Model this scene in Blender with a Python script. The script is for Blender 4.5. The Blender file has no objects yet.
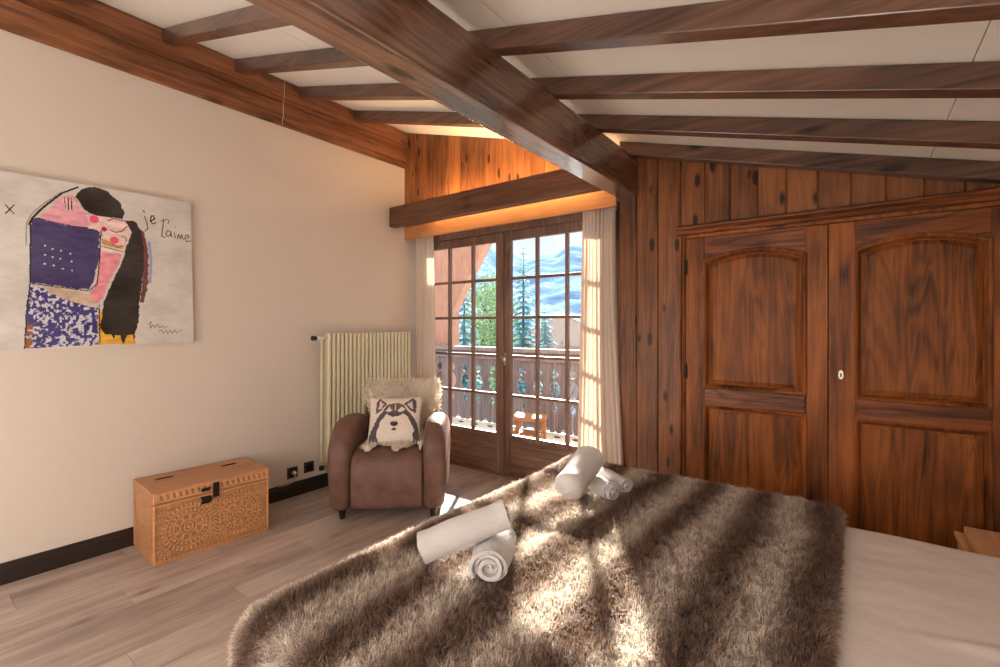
import bpy, math, random
import numpy as np
from mathutils import Vector, Matrix

random.seed(11)
rng = np.random.default_rng(11)
PI = math.pi
scene = bpy.context.scene
col = scene.collection

# ------------------------------------------------------------------ camera
cam_data = bpy.data.cameras.new('camera')
cam = bpy.data.objects.new('camera', cam_data)
col.objects.link(cam)
cam.location = (3.427, 0.0, 1.30)
cam.rotation_euler = (PI / 2, 0, math.radians(37.08))
cam_data.sensor_width = 36.0
cam_data.lens = 472.0 / 1000 * 36.0
cam_data.shift_y = -0.0082
cam_data.clip_start = 0.02
cam_data.clip_end = 5000
scene.camera = cam

# ------------------------------------------------------------------ exposure
vs = scene.view_settings
vs.view_transform = 'Standard'
vs.look = 'None'
vs.gamma = 1.0
vs.use_curve_mapping = False
vs.exposure = 0.0

# ------------------------------------------------------------------ sky
world = bpy.data.worlds.new('sky')
scene.world = world
world.use_nodes = True
wn, wl = world.node_tree.nodes, world.node_tree.links
wn.clear()
w_out = wn.new('ShaderNodeOutputWorld')
w_bg = wn.new('ShaderNodeBackground')
w_tc = wn.new('ShaderNodeTexCoord')
w_sep = wn.new('ShaderNodeSeparateXYZ')
w_ramp = wn.new('ShaderNodeValToRGB')
w_ramp.color_ramp.elements[0].position = 0.0
w_ramp.color_ramp.elements[0].color = (0.80, 0.83, 0.90, 1)
w_ramp.color_ramp.elements[1].position = 0.6
w_ramp.color_ramp.elements[1].color = (0.36, 0.50, 0.78, 1)
w_noise = wn.new('ShaderNodeTexNoise')
w_noise.inputs['Scale'].default_value = 3.5
w_noise.inputs['Detail'].default_value = 5
w_cr = wn.new('ShaderNodeValToRGB')
w_cr.color_ramp.elements[0].position = 0.42
w_cr.color_ramp.elements[1].position = 0.70
w_mix = wn.new('ShaderNodeMixRGB')
w_mix.inputs['Color2'].default_value = (0.88, 0.86, 0.86, 1)
wl.new(w_tc.outputs['Generated'], w_sep.inputs[0])
wl.new(w_sep.outputs['Z'], w_ramp.inputs['Fac'])
wl.new(w_tc.outputs['Generated'], w_noise.inputs['Vector'])
wl.new(w_noise.outputs['Fac'], w_cr.inputs['Fac'])
wl.new(w_cr.outputs['Color'], w_mix.inputs['Fac'])
wl.new(w_ramp.outputs['Color'], w_mix.inputs['Color1'])
wl.new(w_mix.outputs['Color'], w_bg.inputs['Color'])
w_bg.inputs['Strength'].default_value = 1.35
wl.new(w_bg.outputs[0], w_out.inputs['Surface'])

# ------------------------------------------------------------------ sun and added fill lights
sun_data = bpy.data.lights.new('sun', 'SUN')
sun_data.energy = 30.0
sun_data.color = (1.0, 0.93, 0.80)
sun_data.angle = math.radians(0.9)
sun = bpy.data.objects.new('sun', sun_data)
col.objects.link(sun)
sun.location = (-4, 14, 9)
sun.rotation_euler = Vector((0.275, -0.46, -0.275)).to_track_quat('-Z', 'Y').to_euler()

def lamp(name, loc, watts, radius, colour):
    d = bpy.data.lights.new(name, 'POINT')
    d.energy = watts
    d.color = colour
    d.shadow_soft_size = radius
    o = bpy.data.objects.new(name, d)
    col.objects.link(o)
    o.location = loc
    return o

lamp('fill_light', (2.9, -1.1, 1.35), 58, 0.35, (1.0, 0.95, 0.90))  # both are unseen fill lights, added behind the camera to brighten the room
lamp('fill_light', (1.3, -1.1, 0.75), 66, 0.35, (1.0, 0.95, 0.90))

# ------------------------------------------------------------------ noise
_perm = np.random.default_rng(3).permutation(256)
_val = np.random.default_rng(4).random(256)

def vnoise(x, y, z=0.0):
    x, y = np.asarray(x, float), np.asarray(y, float)
    z = np.asarray(z, float) + np.zeros_like(x)
    xi, yi, zi = np.floor(x).astype(int), np.floor(y).astype(int), np.floor(z).astype(int)
    fx, fy, fz = x - xi, y - yi, z - zi
    fx, fy, fz = [t * t * (3 - 2 * t) for t in (fx, fy, fz)]
    def h(a, b, c):
        return _val[_perm[(_perm[(_perm[a & 255] + b) & 255] + c) & 255]]
    def lerp(a, b, t):
        return a + (b - a) * t
    r = []
    for dz in (0, 1):
        a = lerp(h(xi, yi, zi + dz), h(xi + 1, yi, zi + dz), fx)
        b = lerp(h(xi, yi + 1, zi + dz), h(xi + 1, yi + 1, zi + dz), fx)
        r.append(lerp(a, b, fy))
    return lerp(r[0], r[1], fz)

def fbm(x, y, z=0.0, oct=4):
    s, a = 0.0, 0.5
    x, y = np.asarray(x, float), np.asarray(y, float)
    for k in range(oct):
        s = s + a * vnoise(x * 2 ** k + 17.3 * k, y * 2 ** k + 5.1 * k, np.asarray(z, float) * 2 ** k)
        a *= 0.5
    return s / (1 - 0.5 ** oct)

def sstep(a, b, x):
    t = np.clip((x - a) / (b - a), 0, 1)
    return t * t * (3 - 2 * t)

# ------------------------------------------------------------------ mesh helper
class MB:
    """Collects shapes that become ONE mesh."""
    def __init__(self):
        self.v, self.f, self.m, self.r = [], [], [], []

    def add(self, verts, faces, m=0, r=None):
        b = len(self.v)
        r = random.random() if r is None else r
        self.v += [tuple(p) for p in verts]
        for f in faces:
            self.f.append(tuple(b + i for i in f))
            self.m.append(m)
            self.r.append(r)
        return self

    def box(self, x0, y0, z0, x1, y1, z1, m=0, r=None):
        v = [(x0, y0, z0), (x1, y0, z0), (x1, y1, z0), (x0, y1, z0), (x0, y0, z1), (x1, y0, z1), (x1, y1, z1), (x0, y1, z1)]
        return self.add(v, [(0, 3, 2, 1), (4, 5, 6, 7), (0, 1, 5, 4), (1, 2, 6, 5), (2, 3, 7, 6), (3, 0, 4, 7)], m, r)

    def prism(self, poly, a0, a1, axis='y', m=0, r=None):
        n = len(poly)
        def mk(p, a):
            return {'x': (a, p[0], p[1]), 'y': (p[0], a, p[1]), 'z': (p[0], p[1], a)}[axis]
        v = [mk(p, a0) for p in poly] + [mk(p, a1) for p in poly]
        area = sum(poly[i][0] * poly[(i + 1) % n][1] - poly[(i + 1) % n][0] * poly[i][1] for i in range(n))
        flip = (area < 0) ^ (axis == 'y')
        f = [tuple(range(n))[::-1], tuple(range(n, 2 * n))] + [(i, (i + 1) % n, n + (i + 1) % n, n + i) for i in range(n)]
        if flip:
            f = [q[::-1] for q in f]
        return self.add(v, f, m, r)

    def tube(self, path, rad, n=8, m=0, r=None, caps=True):
        P = [Vector(p) for p in path]
        rads = rad if hasattr(rad, '__len__') else [rad] * len(P)
        v, f = [], []
        up = None
        for i, p in enumerate(P):
            t = (P[min(i + 1, len(P) - 1)] - P[max(i - 1, 0)]).normalized()
            if up is None:
                up = Vector((0, 0, 1)) if abs(t.z) < 0.9 else Vector((1, 0, 0))
            a = t.cross(up).normalized()
            up = a.cross(t).normalized()
            for k in range(n):
                q = p + (a * math.cos(2 * PI * k / n) + up * math.sin(2 * PI * k / n)) * rads[i]
                v.append(q)
        for i in range(len(P) - 1):
            for k in range(n):
                f.append((i * n + k, i * n + (k + 1) % n, (i + 1) * n + (k + 1) % n, (i + 1) * n + k))
        if caps:
            f.append(tuple(range(n))[::-1])
            f.append(tuple(range((len(P) - 1) * n, len(P) * n)))
        f = [q[::-1] for q in f]
        return self.add(v, f, m, r)

    def lathe(self, prof, c=(0, 0, 0), n=24, m=0, r=None):
        v, f = [], []
        for rr, z in prof:
            for k in range(n):
                v.append((c[0] + rr * math.cos(2 * PI * k / n), c[1] + rr * math.sin(2 * PI * k / n), c[2] + z))
        for i in range(len(prof) - 1):
            for k in range(n):
                f.append((i * n + k, i * n + (k + 1) % n, (i + 1) * n + (k + 1) % n, (i + 1) * n + k))
        f.append(tuple(range(n))[::-1])
        f.append(tuple(range((len(prof) - 1) * n, len(prof) * n)))
        return self.add(v, f, m, r)

    def grid(self, P, m=0, r=None, closed_u=False, flip=False):
        nu, nv = len(P), len(P[0])
        v = [P[i][j] for i in range(nu) for j in range(nv)]
        f = []
        for i in range(nu if closed_u else nu - 1):
            for j in range(nv - 1):
                a, b = i * nv + j, ((i + 1) % nu) * nv + j
                q = (a, b, b + 1, a + 1)
                f.append(q[::-1] if flip else q)
        return self.add(v, f, m, r)

    def xf(self, M):
        self.v = [tuple(M @ Vector(p)) for p in self.v]
        return self

    def obj(self, name, mats, parent=None, loc=(0, 0, 0), smooth=None, bevel=0, seg=2, rot=None):
        me = bpy.data.meshes.new(name)
        me.from_pydata([(p[0] - loc[0], p[1] - loc[1], p[2] - loc[2]) for p in self.v], [], self.f)
        mats = mats if isinstance(mats, (list, tuple)) else [mats]
        for k in mats:
            me.materials.append(k)
        me.polygons.foreach_set('material_index', self.m)
        at = me.attributes.new('rnd', 'FLOAT', 'FACE')
        at.data.foreach_set('value', self.r)
        if smooth is not None:
            me.shade_smooth()
            if smooth < 180:
                me.set_sharp_from_angle(angle=math.radians(smooth))
        me.update()
        o = bpy.data.objects.new(name, me)
        o.location = loc
        if rot:
            o.rotation_euler = rot
        col.objects.link(o)
        if parent:
            o.parent = parent
        if bevel:
            b = o.modifiers.new('bevel', 'BEVEL')
            b.width = bevel
            b.segments = seg
            b.limit_method = 'ANGLE'
            b.angle_limit = math.radians(40)
        return o

def np_obj(name, V, F, mat_, parent=None, cols=None, smooth=True, loc=(0, 0, 0), normals=None):
    """A large mesh from arrays: V (n,3), F list of (k,3) / (k,4) arrays, cols (n,3)."""
    me = bpy.data.meshes.new(name)
    V = np.asarray(V, np.float32) - np.asarray(loc, np.float32)
    me.vertices.add(len(V))
    me.vertices.foreach_set('co', V.ravel())
    F = F if isinstance(F, list) else [F]
    nl = sum(f.size for f in F)
    npoly = sum(len(f) for f in F)
    me.loops.add(nl)
    me.loops.foreach_set('vertex_index', np.concatenate([f.ravel() for f in F]).astype(np.int32))
    me.polygons.add(npoly)
    tot = np.concatenate([np.full(len(f), f.shape[1]) for f in F]).astype(np.int32)
    me.polygons.foreach_set('loop_start', (np.cumsum(tot) - tot).astype(np.int32))
    me.update(calc_edges=True)
    me.validate()
    if cols is not None:
        ca = me.color_attributes.new('col', 'FLOAT_COLOR', 'POINT')
        c4 = np.ones((len(V), 4), np.float32)
        c4[:, :3] = cols
        ca.data.foreach_set('color', c4.ravel())
    if smooth:
        me.shade_smooth()
    if normals is not None:
        me.normals_split_custom_set_from_vertices(np.asarray(normals, np.float32))
    me.materials.append(mat_)
    o = bpy.data.objects.new(name, me)
    o.location = loc
    col.objects.link(o)
    if parent:
        o.parent = parent
    return o

def tag(o, label=None, cat=None, group=None, kind=None):
    if label:
        o['label'] = label
    if cat:
        o['category'] = cat
    if group:
        o['group'] = group
    if kind:
        o['kind'] = kind
    return o

def thing(name, label, cat, loc=(0, 0, 0), rz=0.0, group=None, kind=None):
    o = bpy.data.objects.new(name, None)
    o.empty_display_size = 0.1
    col.objects.link(o)
    o.location = loc
    o.rotation_euler = (0, 0, rz)
    return tag(o, label, cat, group, kind)

def dup(root, loc=None, label=None):
    r = root.copy()
    col.objects.link(r)
    if loc:
        r.location = loc
    if label:
        r['label'] = label
    for ch in list(root.children):
        c = ch.copy()
        col.objects.link(c)
        c.parent = r
        for g in ch.children:
            d = g.copy()
            col.objects.link(d)
            d.parent = c
    return r

# ------------------------------------------------------------------ materials
def new_mat(name):
    m = bpy.data.materials.new(name)
    m.use_nodes = True
    return m, m.node_tree.nodes, m.node_tree.links, m.node_tree.nodes['Principled BSDF']

def srgb(r, g, b):
    return tuple((c / 255 / 12.92) if c / 255 <= 0.04045 else ((c / 255 + 0.055) / 1.055) ** 2.4 for c in (r, g, b)) + (1,)

def plain(name, c, rough=0.5, metal=0.0, bump=0.0, bscale=60, var=0.0, sheen=0.0, spec=0.5, vscale=3.0):
    m, n, l, p = new_mat(name)
    p.inputs['Roughness'].default_value = rough
    p.inputs['Metallic'].default_value = metal
    p.inputs['Specular IOR Level'].default_value = spec
    p.inputs['Sheen Weight'].default_value = sheen
    tc = n.new('ShaderNodeTexCoord')
    no = n.new('ShaderNodeTexNoise')
    no.inputs['Scale'].default_value = vscale
    no.inputs['Detail'].default_value = 5
    l.new(tc.outputs['Object'], no.inputs['Vector'])
    mx = n.new('ShaderNodeMixRGB')
    k = 1 - var
    mx.inputs['Color1'].default_value = (c[0] * k, c[1] * k, c[2] * k, 1)
    k = 1 + var
    mx.inputs['Color2'].default_value = (min(1, c[0] * k), min(1, c[1] * k), min(1, c[2] * k), 1)
    l.new(no.outputs['Fac'], mx.inputs['Fac'])
    l.new(mx.outputs['Color'], p.inputs['Base Color'])
    if bump:
        nb = n.new('ShaderNodeTexNoise')
        nb.inputs['Scale'].default_value = bscale
        nb.inputs['Detail'].default_value = 4
        l.new(tc.outputs['Object'], nb.inputs['Vector'])
        bp = n.new('ShaderNodeBump')
        bp.inputs['Strength'].default_value = bump
        bp.inputs['Distance'].default_value = 0.01
        l.new(nb.outputs['Fac'], bp.inputs['Height'])
        l.new(bp.outputs['Normal'], p.inputs['Normal'])
    return m

def wood(name, dark, light, axis='z', rough=0.42, knots=0.6, blotch=0.5, plank_var=0.35, fine=1.0, bump=0.25, cathedral=0.4, spec=0.4, coat=0.0, coat_rough=0.12, gain=1.55, kscale=1.0):
    """Stained wood with grain along one axis, knots, blotches and a tone per board."""
    m, n, l, p = new_mat(name)
    tc = n.new('ShaderNodeTexCoord')
    at = n.new('ShaderNodeAttribute')
    at.attribute_name = 'rnd'
    oi = n.new('ShaderNodeObjectInfo')
    ad = n.new('ShaderNodeMath')
    ad.operation = 'ADD'
    l.new(at.outputs['Fac'], ad.inputs[0])
    l.new(oi.outputs['Random'], ad.inputs[1])
    off = n.new('ShaderNodeVectorMath')
    off.operation = 'MULTIPLY'
    off.inputs[1].default_value = (31.7, 17.3, 23.9)
    l.new(ad.outputs[0], off.inputs[0])
    av = n.new('ShaderNodeVectorMath')
    av.operation = 'ADD'
    l.new(tc.outputs['Object'], av.inputs[0])
    l.new(off.outputs[0], av.inputs[1])
    def mapped(across, along):
        mp = n.new('ShaderNodeMapping')
        s = [across] * 3
        s['xyz'.index(axis)] = along
        mp.inputs['Scale'].default_value = s
        l.new(av.outputs[0], mp.inputs['Vector'])
        return mp
    g1 = n.new('ShaderNodeTexNoise')
    g1.inputs['Scale'].default_value = 1.0
    g1.inputs['Detail'].default_value = 6
    g1.inputs['Roughness'].default_value = 0.65
    l.new(mapped(55 * fine, 1.6).outputs[0], g1.inputs['Vector'])
    wv = n.new('ShaderNodeTexNoise')
    wv.inputs['Scale'].default_value = 1.0
    wv.inputs['Detail'].default_value = 2
    wv.inputs['Distortion'].default_value = 1.2
    l.new(mapped(9, 0.8).outputs[0], wv.inputs['Vector'])
    sn = n.new('ShaderNodeMath')
    sn.operation = 'MULTIPLY'
    sn.inputs[1].default_value = 40
    l.new(wv.outputs['Fac'], sn.inputs[0])
    si = n.new('ShaderNodeMath')
    si.operation = 'SINE'
    l.new(sn.outputs[0], si.inputs[0])
    bl = n.new('ShaderNodeTexNoise')
    bl.inputs['Scale'].default_value = 1.0
    bl.inputs['Detail'].default_value = 3
    l.new(mapped(4.5, 1.7).outputs[0], bl.inputs['Vector'])
    # sum of the three
    def mad(a, k, b):
        q = n.new('ShaderNodeMath')
        q.operation = 'MULTIPLY_ADD'
        l.new(a, q.inputs[0])
        q.inputs[1].default_value = k
        if hasattr(b, 'links') or not isinstance(b, float):
            l.new(b, q.inputs[2])
        else:
            q.inputs[2].default_value = b
        return q.outputs[0]
    s = mad(g1.outputs['Fac'], 0.9, -0.45)
    s = mad(si.outputs[0], 0.16 * cathedral, s)
    s = mad(bl.outputs['Fac'], 1.6 * blotch, s)
    s = mad(at.outputs['Fac'], plank_var, s)
    s = mad(s, 1.0, 0.5 - 0.8 * blotch - 0.5 * plank_var)
    s = mad(s, gain, 0.5 - 0.5 * gain)
    kn = n.new('ShaderNodeTexVoronoi')
    kn.inputs['Scale'].default_value = 1.0
    l.new(mapped(7.0 * kscale, 2.6 * kscale).outputs[0], kn.inputs['Vector'])
    kr = n.new('ShaderNodeMapRange')
    kr.inputs['From Min'].default_value = 0.05
    kr.inputs['From Max'].default_value = 0.22
    kr.inputs['To Min'].default_value = knots
    kr.inputs['To Max'].default_value = 0.0
    l.new(kn.outputs['Distance'], kr.inputs['Value'])
    sb = n.new('ShaderNodeMath')
    sb.operation = 'SUBTRACT'
    sb.use_clamp = True
    l.new(s, sb.inputs[0])
    l.new(kr.outputs[0], sb.inputs[1])
    mx = n.new('ShaderNodeMixRGB')
    mx.inputs['Color1'].default_value = dark
    mx.inputs['Color2'].default_value = light
    l.new(sb.outputs[0], mx.inputs['Fac'])
    l.new(mx.outputs['Color'], p.inputs['Base Color'])
    p.inputs['Roughness'].default_value = rough
    p.inputs['Specular IOR Level'].default_value = spec
    p.inputs['Coat Weight'].default_value = coat
    p.inputs['Coat Roughness'].default_value = coat_rough
    bp = n.new('ShaderNodeBump')
    bp.inputs['Strength'].default_value = bump
    bp.inputs['Distance'].default_value = 0.004
    l.new(g1.outputs['Fac'], bp.inputs['Height'])
    l.new(bp.outputs['Normal'], p.inputs['Normal'])
    return m

def vcol(name, rough=0.7, bump=0.0, bscale=300, transl=0.0, sheen=0.0):
    """Colour from the 'col' attribute (the thing's own pattern)."""
    m, n, l, p = new_mat(name)
    at = n.new('ShaderNodeAttribute')
    at.attribute_name = 'col'
    l.new(at.outputs['Color'], p.inputs['Base Color'])
    p.inputs['Roughness'].default_value = rough
    p.inputs['Specular IOR Level'].default_value = 0.25
    p.inputs['Sheen Weight'].default_value = sheen
    if bump:
        tc = n.new('ShaderNodeTexCoord')
        nb = n.new('ShaderNodeTexNoise')
        nb.inputs['Scale'].default_value = bscale
        l.new(tc.outputs['Object'], nb.inputs['Vector'])
        bp = n.new('ShaderNodeBump')
        bp.inputs['Strength'].default_value = bump
        bp.inputs['Distance'].default_value = 0.004
        l.new(nb.outputs['Fac'], bp.inputs['Height'])
        l.new(bp.outputs['Normal'], p.inputs['Normal'])
    if transl:
        tr = n.new('ShaderNodeBsdfTranslucent')
        l.new(at.outputs['Color'], tr.inputs['Color'])
        ms = n.new('ShaderNodeMixShader')
        ms.inputs['Fac'].default_value = transl
        l.new(p.outputs[0], ms.inputs[1])
        l.new(tr.outputs[0], ms.inputs[2])
        l.new(ms.outputs[0], n['Material Output'].inputs['Surface'])
    return m

def cloth_mat(name, c, transl=0.35, bump=0.3, bscale=220, var=0.06):
    m = plain(name, c, rough=0.9, bump=bump, bscale=bscale, var=var, spec=0.15, sheen=0.15)
    n, l = m.node_tree.nodes, m.node_tree.links
    p = n['Principled BSDF']
    if transl:
        tr = n.new('ShaderNodeBsdfTranslucent')
        tr.inputs['Color'].default_value = c
        ms = n.new('ShaderNodeMixShader')
        ms.inputs['Fac'].default_value = transl
        l.new(p.outputs[0], ms.inputs[1])
        l.new(tr.outputs[0], ms.inputs[2])
        l.new(ms.outputs[0], n['Material Output'].inputs['Surface'])
    return m

def glass_mat():
    m, n, l, p = new_mat('window_glass')
    n.remove(p)
    t = n.new('ShaderNodeBsdfTransparent')
    t.inputs['Color'].default_value = (0.97, 0.985, 0.98, 1)
    g = n.new('ShaderNodeBsdfGlossy')
    g.inputs['Roughness'].default_value = 0.02
    lw = n.new('ShaderNodeFresnel')
    lw.inputs['IOR'].default_value = 1.45
    ms = n.new('ShaderNodeMixShader')
    ge = n.new('ShaderNodeNewGeometry')          # reflect on the front face of the pane only
    fm = n.new('ShaderNodeMath')
    fm.operation = 'MULTIPLY'
    iv = n.new('ShaderNodeMath')
    iv.operation = 'SUBTRACT'
    iv.inputs[0].default_value = 1.0
    l.new(ge.outputs['Backfacing'], iv.inputs[1])
    l.new(lw.outputs[0], fm.inputs[0])
    l.new(iv.outputs[0], fm.inputs[1])
    l.new(fm.outputs[0], ms.inputs['Fac'])
    l.new(t.outputs[0], ms.inputs[1])
    l.new(g.outputs[0], ms.inputs[2])
    l.new(ms.outputs[0], n['Material Output'].inputs['Surface'])
    return m

M_PLASTER = plain('cream_plaster', srgb(216, 204, 192), 0.9, bump=0.12, bscale=18, var=0.03, spec=0.2, vscale=1.2)
M_CEIL = plain('white_ceiling_panel', srgb(246, 241, 233), 0.75, var=0.02, spec=0.25)
M_FLOOR = wood('grey_oak_laminate', srgb(120, 102, 94), srgb(208, 190, 178), 'y', rough=0.36, knots=0.45, blotch=0.55, plank_var=0.14, fine=0.30, bump=0.08, cathedral=0.30, spec=0.5, gain=1.15)
M_BEAM_Y = wood('dark_stained_beam_wood', srgb(34, 22, 17), srgb(160, 116, 92), 'y', rough=0.27, knots=0.7, blotch=0.7, plank_var=0.1, fine=0.8, spec=0.5, coat=1.0, coat_rough=0.20)
M_BEAM_X = wood('dark_stained_rafter_wood', srgb(36, 24, 19), srgb(126, 90, 72), 'x', rough=0.36, knots=0.7, blotch=0.6, plank_var=0.1, fine=0.8, coat=0.6, coat_rough=0.2)
M_PLATE = wood('orange_brown_fascia_wood', srgb(66, 38, 24), srgb(172, 112, 74), 'y', rough=0.40, knots=0.5, blotch=0.45, plank_var=0.1, fine=0.8)
M_PANEL = wood('knotty_pine_panelling', srgb(46, 24, 13), srgb(178, 112, 64), 'z', rough=0.42, knots=1.0, blotch=0.5, plank_var=0.35, fine=0.8, kscale=1.6, gain=1.15)
M_HEADER = wood('brown_header_wood', srgb(62, 40, 28), srgb(122, 84, 64), 'x', rough=0.45, knots=0.5, blotch=0.35, plank_var=0.05)
M_FASCIA = wood('orange_fascia_board', srgb(176, 112, 64), srgb(218, 156, 102), 'x', rough=0.45, knots=0.2, blotch=0.25, plank_var=0.05)
M_WARD_V = wood('polished_wardrobe_wood_upright', srgb(40, 20, 10), srgb(184, 108, 52), 'z', rough=0.48, knots=0.4, blotch=0.9, plank_var=0.12, fine=0.7, cathedral=0.35, spec=0.3, gain=1.35)
M_WARD_H = wood('polished_wardrobe_wood_rail', srgb(52, 26, 13), srgb(156, 90, 48), 'x', rough=0.32, knots=0.2, blotch=0.35, plank_var=0.1, fine=0.9, cathedral=0.9, bump=0.5, spec=0.3)
M_WARD_P = wood('figured_wardrobe_panel_wood', srgb(44, 21, 9), srgb(182, 106, 46), 'z', rough=0.48, knots=0.15, blotch=0.8, plank_var=0.1, fine=0.6, cathedral=0.6, spec=0.3, gain=1.3)
M_DOORWOOD = wood('weathered_door_wood', srgb(78, 56, 47), srgb(156, 122, 106), 'z', rough=0.45, knots=0.1, blotch=0.3, plank_var=0.1)
M_DOORWOOD_X = wood('weathered_door_board_wood', srgb(78, 56, 47), srgb(156, 122, 106), 'x', rough=0.45, knots=0.1, blotch=0.3, plank_var=0.1)
M_TRUNK = wood('honey_pine_trunk_wood', srgb(142, 94, 60), srgb(204, 150, 106), 'x', rough=0.5, knots=0.2, blotch=0.3, plank_var=0.05)
M_NIGHT = wood('light_oak_table_wood', srgb(206, 156, 112), srgb(238, 194, 150), 'y', rough=0.5, knots=0.1, blotch=0.2, plank_var=0.05)
M_BLACKWOOD = plain('black_baseboard_paint', srgb(40, 32, 28), 0.35, var=0.15)
M_GLASS = glass_mat()
M_LEATHER = plain('brown_aged_leather', srgb(108, 78, 68), 0.45, bump=0.4, bscale=120, var=0.55, spec=0.4, vscale=13)
M_RAD = plain('cream_radiator_enamel', srgb(216, 207, 174), 0.35, var=0.01)
M_IRON = plain('dark_iron', srgb(52, 46, 44), 0.45, metal=0.7, var=0.15)
M_STEEL = plain('brushed_nickel', srgb(190, 184, 172), 0.3, metal=1.0)
M_BLACK = plain('black_plastic', srgb(30, 27, 25), 0.35)
M_BRONZE = plain('bronze_socket_plate', srgb(92, 78, 62), 0.35, metal=0.6)
M_WHITEPL = plain('white_plastic', srgb(226, 220, 208), 0.35)
M_CURTAIN = cloth_mat('beige_linen_curtain', srgb(240, 226, 214), transl=0.45)
M_SHEET = cloth_mat('white_cotton_sheet', srgb(240, 231, 225), transl=0.0, bump=0.15, bscale=30)
M_TERRY = cloth_mat('white_terry_towel', srgb(232, 228, 228), transl=0.12, bump=0.6, bscale=420)
M_FUR = vcol('taupe_faux_fur', rough=0.75, transl=0.32, sheen=0.1)
M_FLEECE = vcol('cream_sheepskin_fleece', rough=0.85, transl=0.18, sheen=0.1)
M_PRINT = vcol('printed_cushion_cotton', rough=0.9, bump=0.3, bscale=300)
M_ART = vcol('painted_canvas', rough=0.6, bump=0.25, bscale=160)
M_CARVED = vcol('carved_pine', rough=0.55, bump=0.2, bscale=120)

# ================================================================== ROOM SHELL
D = 3.03                      # face of the panelled wall
YD = 3.28                     # glass of the french door
XR, YB = 4.22, -1.60          # right wall, wall behind
def zc(x): return 3.128 - 0.285 * x      # ceiling boards
def zr(x): return 3.044 - 0.285 * x      # undersides of the rafters

def structure(o):
    o['kind'] = 'structure'
    return o

m = MB()                       # floor: rows of long planks
x = -0.02
row = 0
while x < XR + 0.1:
    y = YB - 0.1 - (row * 0.47) % 1.28
    while y < 3.4:
        m.box(x, y, -0.02, x + 0.1885, y + 1.2785, 0.0, r=random.random())
        y += 1.28
    x += 0.19
    row += 1
m.box(-0.1, YB - 0.1, -0.12, XR + 0.2, 3.40, -0.004)
structure(m.obj('floor', M_FLOOR, loc=(2, 1, 0)))

structure(MB().box(-0.22, YB - 0.2, -0.1, 0, 3.335, 3.35).obj('wall_left', M_PLASTER, loc=(0, 1, 0)))
structure(MB().box(XR, YB - 0.2, -0.1, XR + 0.2, 3.40, 3.0).obj('wall_right', M_PLASTER, loc=(XR, 1, 0)))
structure(MB().box(0, YB - 0.2, -0.1, XR, YB, 3.35).obj('wall_front', M_PLASTER, loc=(2, YB, 0)))

m = MB()                       # ceiling: white boards with open joints
for x0, x1 in ((-0.2, 1.04), (1.043, 2.357), (2.36, 3.697), (3.70, 4.45)):
    m.prism([(x0, zc(x0)), (x1, zc(x1)), (x1, zc(x1) + 0.02), (x0, zc(x0) + 0.02)], YB - 0.2, 3.42, 'y')
m.prism([(-0.25, zc(-0.25) + 0.012), (4.5, zc(4.5) + 0.012), (4.5, zc(4.5) + 0.15), (-0.25, zc(-0.25) + 0.15)], YB - 0.25, 3.45, 'y')
structure(m.obj('ceiling', M_CEIL, loc=(2, 1, 2.6)))

m = MB()                       # wall with the french door: backing and pine panelling
m.box(2.15, 3.062, -0.1, XR + 0.2, 3.335, zc(2.15) + 0.05, m=1)
m.box(-0.2, 3.062, 2.20, 2.15, 3.335, zc(-0.2) + 0.05, m=1)
def plank(xa, xb, z0, z1):
    p = [(xa, 3.062), (xa, D + 0.007), (xa + 0.006, D), (xb - 0.006, D), (xb, D + 0.007), (xb, 3.062)]
    m.prism(p, z0, z1, 'z', m=0)
x = -0.005
while x < XR:
    xb = min(x + 0.142, XR)
    top = zc(xb) + 0.03 if xb > 2.15 else zc(x) + 0.03
    if xb < 2.16:
        plank(x, min(xb, 2.15), 2.235, top)
    elif x < 2.15:
        plank(x, 2.15, 2.235, top)
        plank(2.15, xb, 0.0, top)
    elif x > 2.56:
        plank(x, xb, 1.86, top)
    else:
        plank(x, xb, 0.0, top)
    x += 0.142
structure(m.obj('wall_back', [M_PANEL, M_PLASTER], loc=(2, D, 0)))

m = MB()
m.prism([(0.0, 0.0), (0.020, 0.0), (0.020, 0.078), (0.014, 0.086), (0.014, 0.100), (0.008, 0.106), (0.0, 0.106)], YB, D - 0.03, 'y')
structure(m.obj('baseboard_left', M_BLACKWOOD, loc=(0, 1, 0), bevel=0.002))

# board closing the curtain niche
m = MB().box(0.0, D, 2.112, 2.124, D + 0.026, 2.232)
structure(m.obj('trim_1', M_FASCIA, loc=(1, D, 2.17), bevel=0.004))
for x in (0.25, 0.72, 1.05, 1.50, 1.98):
    s_ = MB().lathe([(0.005, 0.0), (0.004, 0.002), (0.001, 0.003)], (0, 0, 0), 12).xf(Matrix.Rotation(PI / 2, 4, 'X')).obj('screw', M_STEEL, bpy.data.objects['trim_1'])
    s_.location = (x - 1.0, -0.0002, -0.025)

# ------------------------------------------------------------------ beams
def beam_y(name, label, x0, z0, x1, z1, mat_, y0=YB, y1=D - 0.002, cat='beam', bevel=0.008):
    o = MB().box(x0, y0, z0, x1, y1, z1).obj(name, mat_, loc=((x0 + x1) / 2, 1, z0), bevel=bevel)
    return tag(o, label, cat)

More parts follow.
